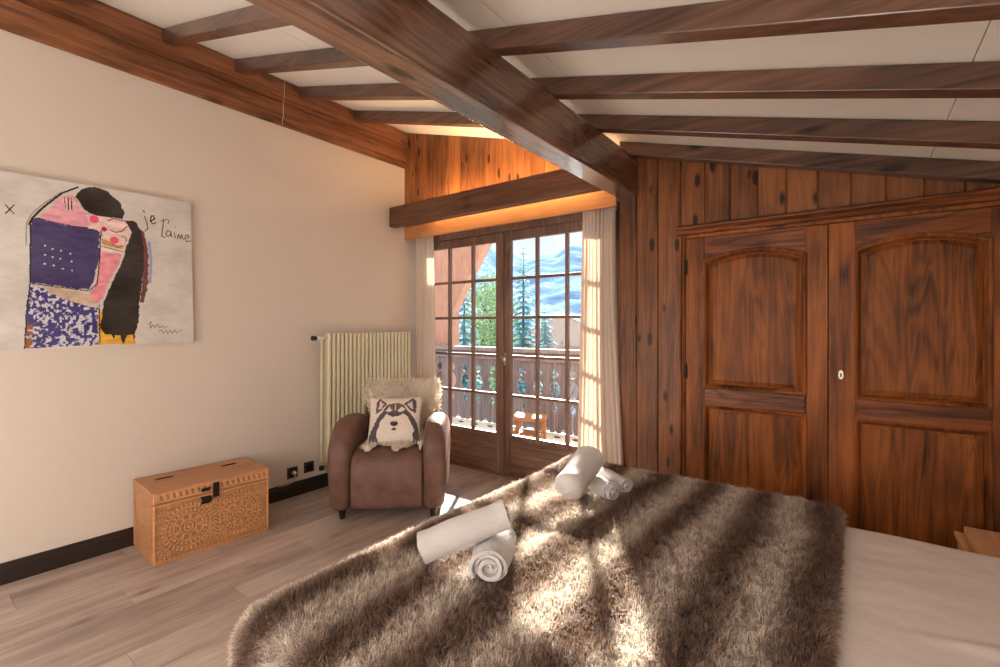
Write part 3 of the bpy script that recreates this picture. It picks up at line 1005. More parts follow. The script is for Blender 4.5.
def f_body(X, Z):
    k = np.zeros(X.shape)
    for s in (-1, 1):
        cx, cz = s * 0.135, 0.170
        r, th = np.hypot(X - cx, Z - cz), np.arctan2(Z - cz, X - cx)
        for r0 in (0.022, 0.040, 0.074):
            k = np.maximum(k, (np.abs(r - r0) < 0.0034) * 1.0)
        k = np.maximum(k, (r < 0.009) * 1.0)
        k = np.maximum(k, ((r > 0.046) & (r < 0.068) & (np.cos(9 * th) > 0.25)) * 0.9)
        k = np.maximum(k, ((r > 0.082) & (r < 0.098) & (np.cos(26 * th) > 0.0)) * 1.0)
        k = np.maximum(k, ((np.abs(r - 0.108) < 0.003)) * 1.0)
        k = np.maximum(k, ((r > 0.113) & (r < 0.130) & (np.cos(34 * th) > 0.1)) * 0.9)
        for px, pz in ((s * 0.055, 0.17), (s * 0.215, 0.17)):      # side flowers
            rr_, tt = np.hypot(X - px, Z - pz), np.arctan2(Z - pz, X - px)
            k = np.maximum(k, ((rr_ > 0.006) & (rr_ < 0.022) & (np.cos(6 * tt) > 0)) * 0.8)
        for px, pz in ((s * 0.285, 0.30), (s * 0.285, 0.04), (0.0, 0.04), (0.0, 0.30)):   # corner fans
            rr_, tt = np.hypot(X - px, Z - pz), np.arctan2(Z - pz, X - px)
            k = np.maximum(k, ((rr_ > 0.045) & (rr_ < 0.066) & (np.cos(28 * tt) > 0.0)) * 1.0)
            k = np.maximum(k, (np.abs(rr_ - 0.037) < 0.002) * 1.0)
            k = np.maximum(k, ((rr_ > 0.012) & (rr_ < 0.030) & (np.cos(10 * tt) > 0.3)) * 0.8)
    col_ = np.abs(X) < 0.022
    k = np.where(col_ & (Z > 0.07) & (Z < 0.27), (((Z + np.abs(X) * 0.8) % 0.022) < 0.009) * 1.0, k)
    k = np.maximum(k, (np.abs(np.abs(X) - 0.024) < 0.0016) * ((Z > 0.07) & (Z < 0.27)))
    edge = (np.abs(X) > 0.291) | (Z > 0.316) | (Z < 0.022)
    k = np.where(edge, 0, 0.85 * (1 - np.clip(k, 0, 1)))
    k = np.maximum(k, ((np.abs(X) > 0.283) & ((Z % 0.022) < 0.010) & (np.abs(X) < 0.291)) * 1.0)
    k = np.maximum(k, ((Z < 0.030) & (Z > 0.018) & ((X % 0.022) < 0.010)) * 1.0)
    return k
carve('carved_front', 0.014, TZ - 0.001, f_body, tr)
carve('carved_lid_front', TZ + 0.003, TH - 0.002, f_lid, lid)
yf = -TW / 2
m = MB()
m.box(-0.016, yf - 0.005, 0.300, 0.018, yf - 0.0005, 0.385)
m.box(-0.010, yf - 0.009, 0.305, 0.012, yf - 0.005, 0.330)
m.obj('hasp', M_IRON, lid, bevel=0.002)
m = MB()
m.box(-0.075, yf - 0.003, 0.345, -0.030, yf - 0.0003, 0.366)
m.obj('lid_plate', M_IRON, lid, bevel=0.002)
m = MB()
m.prism([(-0.082, 0.275), (-0.030, 0.275), (-0.018, 0.296), (-0.030, 0.318), (-0.082, 0.318), (-0.070, 0.296)], yf - 0.003, yf - 0.0003, 'y')
m.obj('lock_plate', M_IRON, tr, bevel=0.001)

# ================================================================== ARMCHAIR
ac = thing('armchair', 'brown leather club armchair draped with a cream sheepskin beside the radiator', 'armchair', (0.705, 2.320, 0.0), math.radians(40))
def arc2(cx, cz, r, a0, a1, n):
    return [(cx + r * math.cos(a0 + (a1 - a0) * i / n), cz + r * math.sin(a0 + (a1 - a0) * i / n)) for i in range(n + 1)]
def arm(s):
    prof = [(0.34, 0.072), (-0.345, 0.072), (-0.372, 0.10)] + [(-0.375, 0.40)] + arc2(-0.165, 0.445, 0.21, PI, PI / 2, 10)[1:] + [(0.05, 0.645), (0.24, 0.60), (0.33, 0.54), (0.36, 0.45)]
    n = len(prof)
    # the arm swells outwards a little at mid height, so build it as cross sections over its width
    secs = []
    for t, inset in ((0.0, 0.030), (0.12, 0.010), (0.30, 0.0), (0.70, 0.0), (0.88, 0.010), (1.0, 0.030)):
        xx = s * (0.240 + 0.138 * t)
        cy, cz = 0.0, 0.34
        secs.append([(xx + s * (0.014 * math.sin(PI * min(1, max(0, (z - .1) / .5))) if t > .5 else 0), cy + (y - cy) * (1 - inset / 0.37), cz + (z - cz) * (1 - inset / 0.27)) for y, z in prof])
    mb = MB()
    v = [p for sc in secs for p in sc]
    f = [(k * n + i, k * n + (i + 1) % n, (k + 1) * n + (i + 1) % n, (k + 1) * n + i) for k in range(len(secs) - 1) for i in range(n)]
    f += [tuple(range(n))[::-1], tuple(range((len(secs) - 1) * n, len(secs) * n))]
    if s > 0:
        f = [q[::-1] for q in f]
    mb.add(v, f)
    o = mb.obj('arm', M_LEATHER, ac, smooth=50)
    return o
arm(-1); arm(1)
def soft_prism(prof, x0, x1, r, name, mat_, parent, n=2):
    m_ = MB().prism(prof, x0, x1, 'x')
    o = m_.obj(name, mat_, parent, smooth=60, bevel=r, seg=4)
    return o
soft_prism([(-0.335, 0.068), (-0.362, 0.095), (-0.372, 0.28), (-0.366, 0.37), (-0.345, 0.415), (-0.30, 0.440), (-0.20, 0.452), (0.20, 0.44), (0.26, 0.30), (0.26, 0.068)], -0.238, 0.238, 0.018, 'seat', M_LEATHER, ac)
m = MB()
prof = [(0.17, 0.30), (0.19, 0.46), (0.245, 0.74), (0.265, 0.80), (0.30, 0.835), (0.345, 0.835), (0.375, 0.80), (0.385, 0.60), (0.37, 0.072), (0.27, 0.072)]
secs = []
for t, ins in ((-1, 0.06), (-0.93, 0.025), (-0.8, 0.006), (0, 0), (0.8, 0.006), (0.93, 0.025), (1, 0.06)):
    secs.append([(t * 0.275, 0.30 + (y - 0.30) * (1 - ins * 2.2), 0.40 + (z - 0.40) * (1 - ins * (1.4 if z > 0.4 else 0))) for y, z in prof])
n = len(prof)
m.add([p for sc in secs for p in sc], [(k * n + i, (k + 1) * n + i, (k + 1) * n + (i + 1) % n, k * n + (i + 1) % n)[::-1] for k in range(6) for i in range(n)] + [tuple(range(n)), tuple(range(6 * n, 7 * n))[::-1]])
m.obj('backrest', M_LEATHER, ac, smooth=50)
for sx in (-1, 1):
    for y in (-0.30, 0.30):
        MB().lathe([(0.015, 0.0), (0.018, 0.006), (0.026, 0.070), (0.026, 0.082)], (sx * 0.305, y, 0.0), 16).obj('leg', M_BLACK, ac, smooth=40)

# ------------------------------------------------------------------ fur builder
def grid_normals(P):
    du = np.gradient(P, axis=0)
    dv = np.gradient(P, axis=1)
    N = np.cross(du, dv)
    return N / np.maximum(np.linalg.norm(N, axis=-1, keepdims=True), 1e-9), np.linalg.norm(N, axis=-1)

def sample_grid(P, count, keep=None):
    N, A = grid_normals(P)
    nu, nv = A.shape
    a = 0.25 * (A[:-1, :-1] + A[1:, :-1] + A[:-1, 1:] + A[1:, 1:])
    if keep is not None:
        a = a * keep[:-1, :-1]
    c = np.cumsum(a.ravel())
    idx = np.searchsorted(c, rng.random(count) * c[-1])
    i, j = idx // (nv - 1), idx % (nv - 1)
    u, v = rng.random(count)[:, None], rng.random(count)[:, None]
    def bil(Q):
        return Q[i, j] * (1 - u) * (1 - v) + Q[i + 1, j] * u * (1 - v) + Q[i, j + 1] * (1 - u) * v + Q[i + 1, j + 1] * u * v
    p, nrm = bil(P), bil(N)
    nrm /= np.linalg.norm(nrm, axis=1, keepdims=True)
    gi, gj = (i + u[:, 0]) / (nu - 1), (j + v[:, 0]) / (nv - 1)
    return p, nrm, gi, gj

def fur_blades(p, nrm, lean, length, width, c_root, c_tip):
    """Thin bent blades: 5 points each. Returns V, quads, tris, colours."""
    n = len(p)
    d0 = nrm * 0.9 + lean * 0.6
    d0 /= np.linalg.norm(d0, axis=1, keepdims=True)
    d1 = nrm * 0.28 + lean
    d1 /= np.linalg.norm(d1, axis=1, keepdims=True)
    L = length[:, None]
    mid = p + d0 * L * 0.5
    tip = mid + d1 * L * 0.5
    side = np.cross(nrm, d1) + rng.normal(size=(n, 3)) * 0.25
    side /= np.maximum(np.linalg.norm(side, axis=1, keepdims=True), 1e-9)
    w = width[:, None]
    base = p - nrm * 0.002
    V = np.stack([base - side * w * 0.5, base + side * w * 0.5, mid + side * w * 0.42, mid - side * w * 0.42, tip], 1)
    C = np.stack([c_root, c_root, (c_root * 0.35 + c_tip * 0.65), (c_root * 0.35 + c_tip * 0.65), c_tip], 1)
    k = np.arange(n)[:, None] * 5
    return V.reshape(-1, 3), k + np.array([[0, 1, 2, 3]]), k + np.array([[3, 2, 4]]), C.reshape(-1, 3)

def fur_object(name, P, mat_, count, length, width, colour, root_dark, gravity, tangle, base_col, parent=None, loc=(0, 0, 0), keep=None, freq=30, flip=False):
    nu, nv = P.shape[:2]
    p, nrm, gi, gj = sample_grid(P, count, keep)
    if flip:
        nrm = -nrm
    q = p * freq
    def nz_(s):
        return (fbm(q[:, 0] + s, q[:, 1] - s, q[:, 2] + 2 * s, oct=2) - 0.5) * 2
    clump = np.stack([nz_(0.0), nz_(31.0), nz_(67.0)], 1)
    fine = np.stack([nz_(11.0), nz_(41.0), nz_(97.0)], 1)
    lean = clump * tangle + rng.normal(size=p.shape) * 0.22 + np.array(gravity)[None]
    lean -= nrm * np.sum(lean * nrm, 1)[:, None] * 0.6
    ln = length * (0.65 + 0.7 * rng.random(count)) * (0.8 + 0.5 * vnoise(q[:, 0] * .6, q[:, 1] * .6, q[:, 2] * .6))
    c = colour(p, gi, gj, rng.random(count))
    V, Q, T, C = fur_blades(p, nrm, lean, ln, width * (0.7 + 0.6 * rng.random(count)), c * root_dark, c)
    # skin under the fur
    ii, jj = np.meshgrid(np.arange(nu - 1), np.arange(nv - 1), indexing='ij')
    if keep is not None:
        ok = keep[:-1, :-1].ravel() > 0
    else:
        ok = np.ones((nu - 1) * (nv - 1), bool)
    qq = (ii * nv + jj).ravel()[ok]
    B = P.reshape(-1, 3)
    gi_, gj_ = np.meshgrid(np.linspace(0, 1, nu), np.linspace(0, 1, nv), indexing='ij')
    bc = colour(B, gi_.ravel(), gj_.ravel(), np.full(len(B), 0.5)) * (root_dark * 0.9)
    nb = len(B)
    Vall = np.concatenate([B, V])
    Call = np.concatenate([bc, C])
    faces = [np.stack([qq, qq + nv, qq + nv + 1, qq + 1], 1), Q + nb, T + nb]
    return np_obj(name, Vall, faces, mat_, parent, Call, smooth=True, loc=loc)

# ---- sheepskin over the back and seat of the armchair (in the chair's own frame, then turned)
def resample(path, n):
    path = np.array(path, float)
    s = np.concatenate([[0], np.cumsum(np.linalg.norm(np.diff(path, axis=0), axis=1))])
    t = np.linspace(0, s[-1], n)
    out = np.stack([np.interp(t, s, path[:, k]) for k in range(path.shape[1])], 1)
    for _ in range(3):
        out[1:-1] = 0.25 * out[:-2] + 0.5 * out[1:-1] + 0.25 * out[2:]
    return out
spath = resample([(0.405, 0.44), (0.402, 0.62), (0.392, 0.80), (0.350, 0.852), (0.29, 0.850), (0.245, 0.80), (0.225, 0.72), (0.170, 0.48), (0.10, 0.462), (0.0, 0.462), (-0.15, 0.466), (-0.27, 0.460), (-0.315, 0.452)], 70)
nuS, nvS = 70, 50
PS = np.zeros((nuS, nvS, 3))
keepS = np.ones((nuS, nvS))
for i in range(nuS):
    y, z = spath[i]
    t = i / (nuS - 1)
    wdt = 0.292 if t < 0.50 else 0.225
    wdt = np.interp(t, [0, 0.35, 0.48, 0.56, 1.0], [0.26, 0.295, 0.285, 0.222, 0.205])
    for j in range(nvS):
        u = j / (nvS - 1) * 2 - 1
        e = 0.0
        drop = 0.030 * sstep(0.86, 1.0, abs(u)) if t < 0.5 else 0.0
        PS[i, j] = (u * wdt * (1 + 0.05 * math.sin(9 * t + 2 * u)), y + (drop if t > 0.2 else 0), z - (drop * 0.6 if t < 0.3 else 0))
        front = 0.945 + 0.045 * math.sin(6.1 * u + 0.6) + 0.02 * math.sin(15 * u)
        if t > front:
            keepS[i, j] = 0
RZ = np.array(Matrix.Rotation(math.radians(40), 3, 'Z'))
def chair_to_world(P):
    return P @ RZ.T + np.array([0.705, 2.320, 0.0])
PS[..., 0] += 0.022
PSw = chair_to_world(PS)
cream = c3(255, 243, 228)
def fleece_col(p, gi, gj, r):
    return np.clip(cream[None] * (0.90 + 0.15 * r[:, None]), 0, 0.97)
Nchk, _ = grid_normals(PSw)
flipS = Nchk[35, 25][2] < 0 if abs(Nchk[35, 25][2]) > 0.2 else Nchk[55, 25][2] < 0
sheep = fur_object('sheepskin', PSw, M_FLEECE, 15000, 0.036, 0.0042, fleece_col, 1.0, (0, 0, -0.35), 1.1, cream, loc=(0.55, 2.5, 0.84), keep=keepS, freq=22, flip=flipS)
tag(sheep, 'shaggy cream sheepskin draped over the back and seat of the brown leather armchair', 'sheepskin')

# ---- cushion with a husky printed on it
cr = thing('cushion', 'square pale cushion with a husky dog printed on it, leaning in the brown armchair', 'cushion', tuple(chair_to_world(np.array([[0.012, -0.085, 0.466]]))[0]), math.radians(40 + 4))
CW, CH = 0.375, 0.350
NCU = 150
uu = np.linspace(-1, 1, NCU)
Ug, Vg = np.meshgrid(uu, uu, indexing='ij')          # Ug left-right, Vg up
pin = 1 - 0.045 * (1 - np.abs(Vg) ** 2.0)
pin2 = 1 - 0.045 * (1 - np.abs(Ug) ** 2.0)
hx = Ug * CW / 2 * pin
hz = Vg * CH / 2 * pin2
th = 0.068 * np.power(np.clip((1 - Ug ** 2) * (1 - Vg ** 2), 0, 1), 0.42) + 0.002
th *= 1 + 0.10 * (fbm(Ug * 2.2 + 5, Vg * 2.2) - 0.5)
px_, py_ = (Ug + 1) / 2, (1 - Vg) / 2                 # picture coordinates, from the top left
wob = (fbm(px_ * 26, py_ * 26) - 0.5) * 0.05
wob2 = (fbm(px_ * 26 + 40, py_ * 26) - 0.5) * 0.05
A_, B_ = px_ + wob, py_ + wob2
nzf = fbm(px_ * 14, py_ * 60, oct=4)[..., None]
CC = np.zeros((NCU, NCU, 3)); CC[:] = c3(226, 214, 204)
def paint(k, rgb, v=0.4):
    CC[k] = (c3(*rgb) * (1 - v / 2 + v * nzf))[k]
# ruff, dark flanks, mask, ears, eyes and muzzle of the dog
paint(inside([(0.02, 1.0), (0.06, 0.78), (0.16, 0.52), (0.30, 0.34), (0.42, 0.30), (0.58, 0.30), (0.72, 0.32), (0.88, 0.50), (0.97, 0.74), (0.99, 1.0)], A_, B_), (86, 80, 88))
paint(inside([(0.20, 1.0), (0.17, 0.80), (0.24, 0.58), (0.34, 0.44), (0.46, 0.50), (0.56, 0.50), (0.68, 0.43), (0.80, 0.56), (0.88, 0.76), (0.84, 1.0)], A_, B_), (228, 216, 206), 0.2)
paint(inside([(0.28, 0.36), (0.34, 0.22), (0.44, 0.18), (0.58, 0.18), (0.67, 0.22), (0.74, 0.36), (0.66, 0.34), (0.58, 0.36), (0.51, 0.46), (0.45, 0.36), (0.36, 0.34)], A_, B_), (108, 94, 94))
paint(inside([(0.31, 0.36), (0.39, 0.26), (0.46, 0.36), (0.42, 0.40)], A_, B_), (226, 214, 206), 0.2)
paint(inside([(0.56, 0.36), (0.63, 0.26), (0.71, 0.35), (0.61, 0.40)], A_, B_), (226, 214, 206), 0.2)
paint((np.abs(px_ - 0.51) < 0.012) & (py_ > 0.20) & (py_ < 0.36), (214, 202, 196), 0.2)
for ex0, ex1, et, eb in ((0.13, 0.34, 0.20, 0.42), (0.91, 0.68, 0.84, 0.66)):
    tipx = et
    paint(inside([(ex0, 0.42), (ex0 + 0.01, 0.14), (tipx, 0.04), (ex1, 0.20), ((ex0 + ex1) / 2, 0.34)], A_, B_), (92, 80, 82))
    mx_ = (ex0 + ex1 + tipx) / 3
    paint(inside([(ex0 + (mx_ - ex0) * 0.45, 0.33), (tipx + (mx_ - tipx) * 0.4, 0.11), (ex1 + (mx_ - ex1) * 0.4, 0.21), (mx_, 0.30)], A_, B_), (216, 198, 188), 0.3)
for ex in (0.37, 0.66):
    paint(((A_ - ex) / 0.042) ** 2 + ((B_ - 0.425) / 0.018) ** 2 < 1, (64, 54, 56), 0.1)
    paint(((A_ - ex) / 0.014) ** 2 + ((B_ - 0.425) / 0.011) ** 2 < 1, (160, 168, 178), 0.1)
paint(((px_ - 0.50) / 0.075) ** 2 + ((py_ - 0.645) / 0.055) ** 2 < 1, (70, 56, 58), 0.3)
paint(((px_ - 0.50) / 0.060) ** 2 + ((py_ - 0.605) / 0.018) ** 2 < 1, (156, 134, 132), 0.2)
paint(((px_ - 0.50) / 0.050) ** 2 + ((py_ - 0.765) / 0.024) ** 2 < 1, (104, 80, 82), 0.3)
paint((np.abs(px_ - 0.50) < 0.008) & (py_ > 0.69) & (py_ < 0.77), (84, 66, 66), 0.2)
tl = math.radians(32)
def place_c(x, y, z):
    return np.stack([x, y * math.cos(tl) + z * math.sin(tl), z * math.cos(tl) - y * math.sin(tl) + CH / 2 * math.cos(tl)], -1)
ii, jj = np.meshgrid(np.arange(NCU - 1), np.arange(NCU - 1), indexing='ij')
q = (ii * NCU + jj).ravel()
FQ = np.stack([q, q + NCU, q + NCU + 1, q + 1], 1)
np_obj('printed_front', place_c(hx, -th, hz).reshape(-1, 3), FQ, M_PRINT, cr, np.clip(CC, 0, 1).reshape(-1, 3))
CB = np.zeros((NCU, NCU, 3)); CB[:] = c3(222, 210, 198)
np_obj('back_cover', place_c(hx, th, hz).reshape(-1, 3), FQ[:, ::-1], M_PRINT, cr, CB.reshape(-1, 3))

# ================================================================== BED
BX0, BX1, BY0, BY1 = 2.20, 4.12, 0.58, 2.235
bed = thing('bed', 'wide double bed under a brown fur throw and white sheet, head against the right wall', 'bed', (3.16, 1.41, 0.0))
O = lambda x, y: (x - 3.16, y - 1.41)
def lbox(x0, y0, z0, x1, y1, z1):
    return MB().box(x0 - 3.16, y0 - 1.41, z0, x1 - 3.16, y1 - 1.41, z1)
lbox(BX0 + 0.03, BY0 + 0.03, 0.14, BX1, BY1 - 0.03, 0.30).obj('base', M_SHEET, bed, bevel=0.01)
lbox(BX0 + 0.02, BY0 + 0.02, 0.301, BX1, BY1 - 0.02, 0.520).obj('mattress', M_SHEET, bed, bevel=0.04, seg=4)
lbox(BX1 + 0.01, BY0, 0.0, BX1 + 0.06, BY1, 1.05).obj('headboard', M_WARD_V, bed, bevel=0.012)
for x in (BX0 + 0.10, BX1 - 0.10):
    for y in (BY0 + 0.12, BY1 - 0.12):
        MB().lathe([(0.022, 0.0), (0.030, 0.139)], (x - 3.16, y - 1.41, 0.0), 14).obj('leg', M_BLACK, bed, smooth=40)

def drape(s, t, xf, yn, yf_, r, z0):
    """flat coordinates (s along x, t along y) folded over the foot and both sides of the bed"""
    dx = np.maximum(0, xf - s)
    dyn, dyf = np.maximum(0, yn - t), np.maximum(0, t - yf_)
    dy = dyn + dyf
    d = np.hypot(dx, dy)
    a = np.minimum(d / r, PI / 2)
    off = r * np.sin(a)
    drop = r * (1 - np.cos(a)) + np.maximum(0, d - r * PI / 2)
    ux = np.where(d > 0, dx / np.maximum(d, 1e-9), 0)
    uy = np.where(d > 0, dy / np.maximum(d, 1e-9), 0)
    x = np.minimum(np.maximum(s, xf), 9) - off * ux
    y = np.clip(t, yn, yf_) + off * uy * np.where(dyf > 0, 1, -1)
    return x, y, z0 - drop, d

# white sheet (duvet) on the mattress
S, T = np.meshgrid(np.linspace(1.95, 4.10, 120), np.linspace(0.36, 2.46, 130), indexing='ij')
X, Y, Z, d = drape(S, T, BX0 + 0.05, BY0 + 0.05, BY1 - 0.05, 0.055, 0.549)
wr_ = (fbm(X * 3.1, Y * 5.3) - 0.5) * 0.020 + 0.010 * np.exp(-((Y - 1.55 - 0.22 * (X - 3.7)) / 0.018) ** 2) * sstep(3.5, 3.65, X)
Z = Z + np.maximum(-0.012, wr_) * (d < 0.06)
Ps = np.stack([X, Y, Z], -1)
nu_, nv_ = X.shape
ii, jj = np.meshgrid(np.arange(nu_ - 1), np.arange(nv_ - 1), indexing='ij')
q = (ii * nv_ + jj).ravel()
sh = np_obj('bed_sheet', Ps.reshape(-1, 3), np.stack([q, q + nv_, q + nv_ + 1, q + 1], 1), M_SHEET, None, None, loc=(3.16, 1.41, 0.54))
tag(sh, 'plain white sheet covering the head end of the bed beside the fur throw', 'sheet')

# fur throw
S, T = np.meshgrid(np.linspace(1.80, 3.385, 200), np.linspace(0.10, 2.50, 260), indexing='ij')
X, Y, Z, d = drape(S, T, 2.235, 0.615, 2.235, 0.085, 0.589)
flat = np.clip(1 - d / 0.10, 0, 1)
fold = (fbm(X * 2.3 + 3, Y * 2.0) - 0.5) * 0.050
fold += 0.016 * np.exp(-((X - 2.62 - 0.20 * (Y - 1.2)) / 0.05) ** 2) * sstep(0.7, 1.0, Y) * (1 - sstep(1.7, 2.0, Y))
fold += 0.020 * np.exp(-(((X - 2.24) / 0.09) ** 2 + ((Y - 2.20) / 0.16) ** 2))
Z = Z + np.maximum(fold, -0.014) * flat
hang = np.clip(d - 0.14, 0, 1)
wav = 0.035 * np.sin(9 * T + 1.0) * np.clip(hang * 5, 0, 1)
X = X - wav * (S < 2.2) * 0.7
Y = Y + 0.03 * np.sin(8 * S) * np.clip(hang * 5, 0, 1) * (T < 0.7)
edge = np.clip((S - 3.342) / 0.043, 0, 1)                 # rolled hem towards the head
Z = Z - (1 - np.sqrt(np.clip(1 - edge ** 2, 0, 1))) * 0.030
PT = np.stack([X, Y, Z], -1)
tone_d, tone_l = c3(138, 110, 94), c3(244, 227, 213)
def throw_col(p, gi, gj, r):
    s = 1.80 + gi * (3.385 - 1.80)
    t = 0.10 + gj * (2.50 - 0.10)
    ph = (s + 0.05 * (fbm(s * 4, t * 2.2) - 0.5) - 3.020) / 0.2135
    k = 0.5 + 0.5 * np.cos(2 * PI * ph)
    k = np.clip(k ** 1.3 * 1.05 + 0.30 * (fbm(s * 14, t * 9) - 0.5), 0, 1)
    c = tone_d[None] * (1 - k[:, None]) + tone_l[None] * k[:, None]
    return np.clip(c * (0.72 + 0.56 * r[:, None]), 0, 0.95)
Nc, _ = grid_normals(PT)
fl = Nc[120, 130][2] < 0
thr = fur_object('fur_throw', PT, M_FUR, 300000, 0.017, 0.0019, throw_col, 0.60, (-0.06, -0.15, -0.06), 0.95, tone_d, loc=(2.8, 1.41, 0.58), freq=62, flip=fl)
tag(thr, 'thick brown and grey striped fur throw spread over the foot of the bed', 'throw')

# ================================================================== TOWELS
def towel_roll(name, label, centre, direction, length, r, turns=3.6, seed=0, tilt=0.0, group='rolled white towels', squash=0.86, tuck=False):
    rs = np.random.default_rng(seed)
    n, nl = 150, 26
    thk = r / (turns + 0.55) * 0.80
    th_ = np.linspace(0, turns * 2 * PI, n)
    rad = 0.010 + (r - 0.010) * th_ / th_[-1]
    prof_o = np.stack([rad * np.cos(th_), rad * np.sin(th_)], 1)
    nrm = np.stack([np.cos(th_), np.sin(th_)], 1)
    prof_i = prof_o - nrm * thk
    prof = np.concatenate([prof_o, prof_i[::-1]])
    npf = len(prof)
    V = []
    for k in range(nl):
        s = k / (nl - 1) * 2 - 1
        rr_ = prof.copy()
        bulge = 1 + 0.04 * math.cos(s * 2.6 + seed) + 0.03 * math.sin(5 * s + seed)
        rr_ = rr_ * bulge
        if tuck and s > 0.6:
            rr_ = rr_ * math.sqrt(max(0.02, 1 - ((s - 0.6) / 0.4) ** 2 * 0.98))
        rr_[:, 1] *= squash
        tele = 0.010 * np.concatenate([np.cos(th_ * 0.5 + seed), np.cos(th_ * 0.5 + seed)[::-1]]) + 0.012 * np.concatenate([th_ / th_[-1], (th_ / th_[-1])[::-1]]) * -1
        along = s * length / 2 + (tele * np.sign(s) if abs(s) > 0.9 else 0)
        V.append(np.stack([np.broadcast_to(along, (npf,)), rr_[:, 0], rr_[:, 1]], 1))
    V = np.concatenate(V)
    wv = (fbm(V[:, 0] * 22 + seed, V[:, 1] * 22, V[:, 2] * 22) - 0.5) * 0.009
    V[:, 2] += wv
    V[:, 1] += wv * 0.6
    k, i = np.meshgrid(np.arange(nl - 1), np.arange(npf), indexing='ij')
    a = (k * npf + i).ravel()
    b = (k * npf + (i + 1) % npf).ravel()
    F = np.stack([a, a + npf, b + npf, b], 1)
    j = np.arange(n - 1)
    cap0 = np.stack([j, j + 1, npf - 2 - j, npf - 1 - j], 1)
    cap1 = (cap0 + (nl - 1) * npf)[:, ::-1]
    rot = Matrix.Rotation(math.atan2(direction[1], direction[0]), 4, 'Z') @ Matrix.Rotation(-tilt, 4, 'Y')
    M3 = np.array(rot.to_3x3())
    V = V @ M3.T + np.array(centre)
    o = np_obj(name, V, [F, cap0, cap1], M_TERRY, None, None, loc=tuple(centre))
    o.data.shade_smooth()
    o.data.set_sharp_from_angle(angle=math.radians(60))
    return tag(o, label, 'towel', group)
towel_roll('rolled_towel', 'rolled white towel in the near pair whose spiral end faces the camera', (2.606, 1.060, 0.656), (0.085, -0.154), 0.200, 0.060, seed=1)
towel_roll('rolled_towel', 'long rolled white towel lying across the other roll of the near pair', (2.548, 1.000, 0.722), (0.150, 0.145), 0.255, 0.053, seed=2, tilt=0.34)
towel_roll('rolled_towel', 'big smooth white towel leaning over the two small rolls, beside the curtain', (2.545, 1.690, 0.706), (0.06, -1.0), 0.250, 0.068, seed=3, tilt=-0.30, squash=0.95, tuck=True)
towel_roll('rolled_towel', 'small rolled white towel in the far pile, lowest on the fur', (2.580, 1.795, 0.643), (0.88, -0.47), 0.200, 0.040, seed=5, squash=0.95)
towel_roll('rolled_towel', 'smaller rolled white towel behind the lowest roll of the far pile', (2.612, 1.868, 0.650), (0.88, -0.47), 0.185, 0.036, seed=8, squash=0.95)

# ================================================================== NIGHTSTAND
ns = thing('nightstand', 'light wooden bedside table past the white sheet, at the right edge of the photo', 'bedside table', (3.985, 2.50, 0.0))
m = MB()
m.box(-0.225, -0.165, 0.06, 0.225, -0.147, 0.425)
m.box(-0.225, 0.187, 0.06, 0.225, 0.205, 0.425)
m.box(-0.225, -0.147, 0.06, -0.207, 0.187, 0.425)
m.box(-0.207, -0.147, 0.06, 0.207, 0.187, 0.078)
m.box(-0.207, -0.147, 0.405, 0.207, 0.187, 0.425)
m.obj('carcass', M_NIGHT, ns, bevel=0.003)
MB().box(-0.205, -0.170, 0.445, 0.230, 0.215, 0.470).obj('table_top', M_NIGHT, ns, bevel=0.003)
MB().box(-0.235, -0.172, 0.426, 0.232, 0.212, 0.444).obj('under_board', M_NIGHT, ns, bevel=0.003)
dr = MB().box(-0.218, -0.180, 0.240, 0.218, -0.166, 0.415).obj('drawer', M_NIGHT, ns, bevel=0.003)
MB().lathe([(0.006, 0), (0.006, 0.012), (0.014, 0.018), (0.010, 0.026)], (0, 0, 0), 14).xf(Matrix.Translation((0, -0.180, 0.33)) @ Matrix.Rotation(PI / 2, 4, 'X')).obj('knob', M_STEEL, dr, smooth=40)
for sx in (-1, 1):
    for sy in (-0.15, 0.19):
        MB().box(sx * 0.20 - 0.018, sy - 0.014, 0.0, sx * 0.20 + 0.018, sy + 0.014, 0.06).obj('leg', M_NIGHT, ns, bevel=0.002)

# ================================================================== BALCONY AND VIEW
M_BALC = plain('pale_balcony_tiles', srgb(206, 200, 196), 0.8, var=0.06)
M_RAILW = wood('weathered_balcony_wood', srgb(112, 98, 98), srgb(176, 158, 156), 'z', rough=0.7, knots=0.2, blotch=0.3, plank_var=0.25)
M_CHALW = wood('brown_chalet_timber', srgb(168, 118, 96), srgb(214, 164, 140), 'z', rough=0.7, knots=0.2, blotch=0.3, plank_var=0.1)
M_SNOW = plain('snow', srgb(226, 232, 240), 0.9, var=0.03, bump=0.2, bscale=3)
M_REFLECTION_STOOL = wood('orange_reflection_wood', srgb(176, 112, 70), srgb(220, 164, 116), 'x', rough=0.6, knots=0.1, blotch=0.2, plank_var=0.05)
M_FIR = plain('hazy_fir_green', (0.20, 0.40, 0.42), 0.8, var=0.45, vscale=1.5)  # green lightened towards teal: outdoor haze is put into the base colour
M_FIR2 = plain('yellow_green_foliage', (0.38, 0.50, 0.26), 0.8, var=0.4, vscale=1.5)
M_BARK = plain('grey_bark', srgb(96, 84, 78), 0.9, var=0.2)
M_BUSH = plain('grey_twigs', srgb(168, 150, 150), 0.9, var=0.2)
M_CHALWALL = plain('chalet_plaster', srgb(206, 180, 164), 0.8, var=0.05)

m = MB()
m.box(-2.2, 3.41, -0.16, 3.6, 4.56, -0.01)
structure(m.obj('balcony_floor', M_BALC, loc=(1, 4, -0.01)))

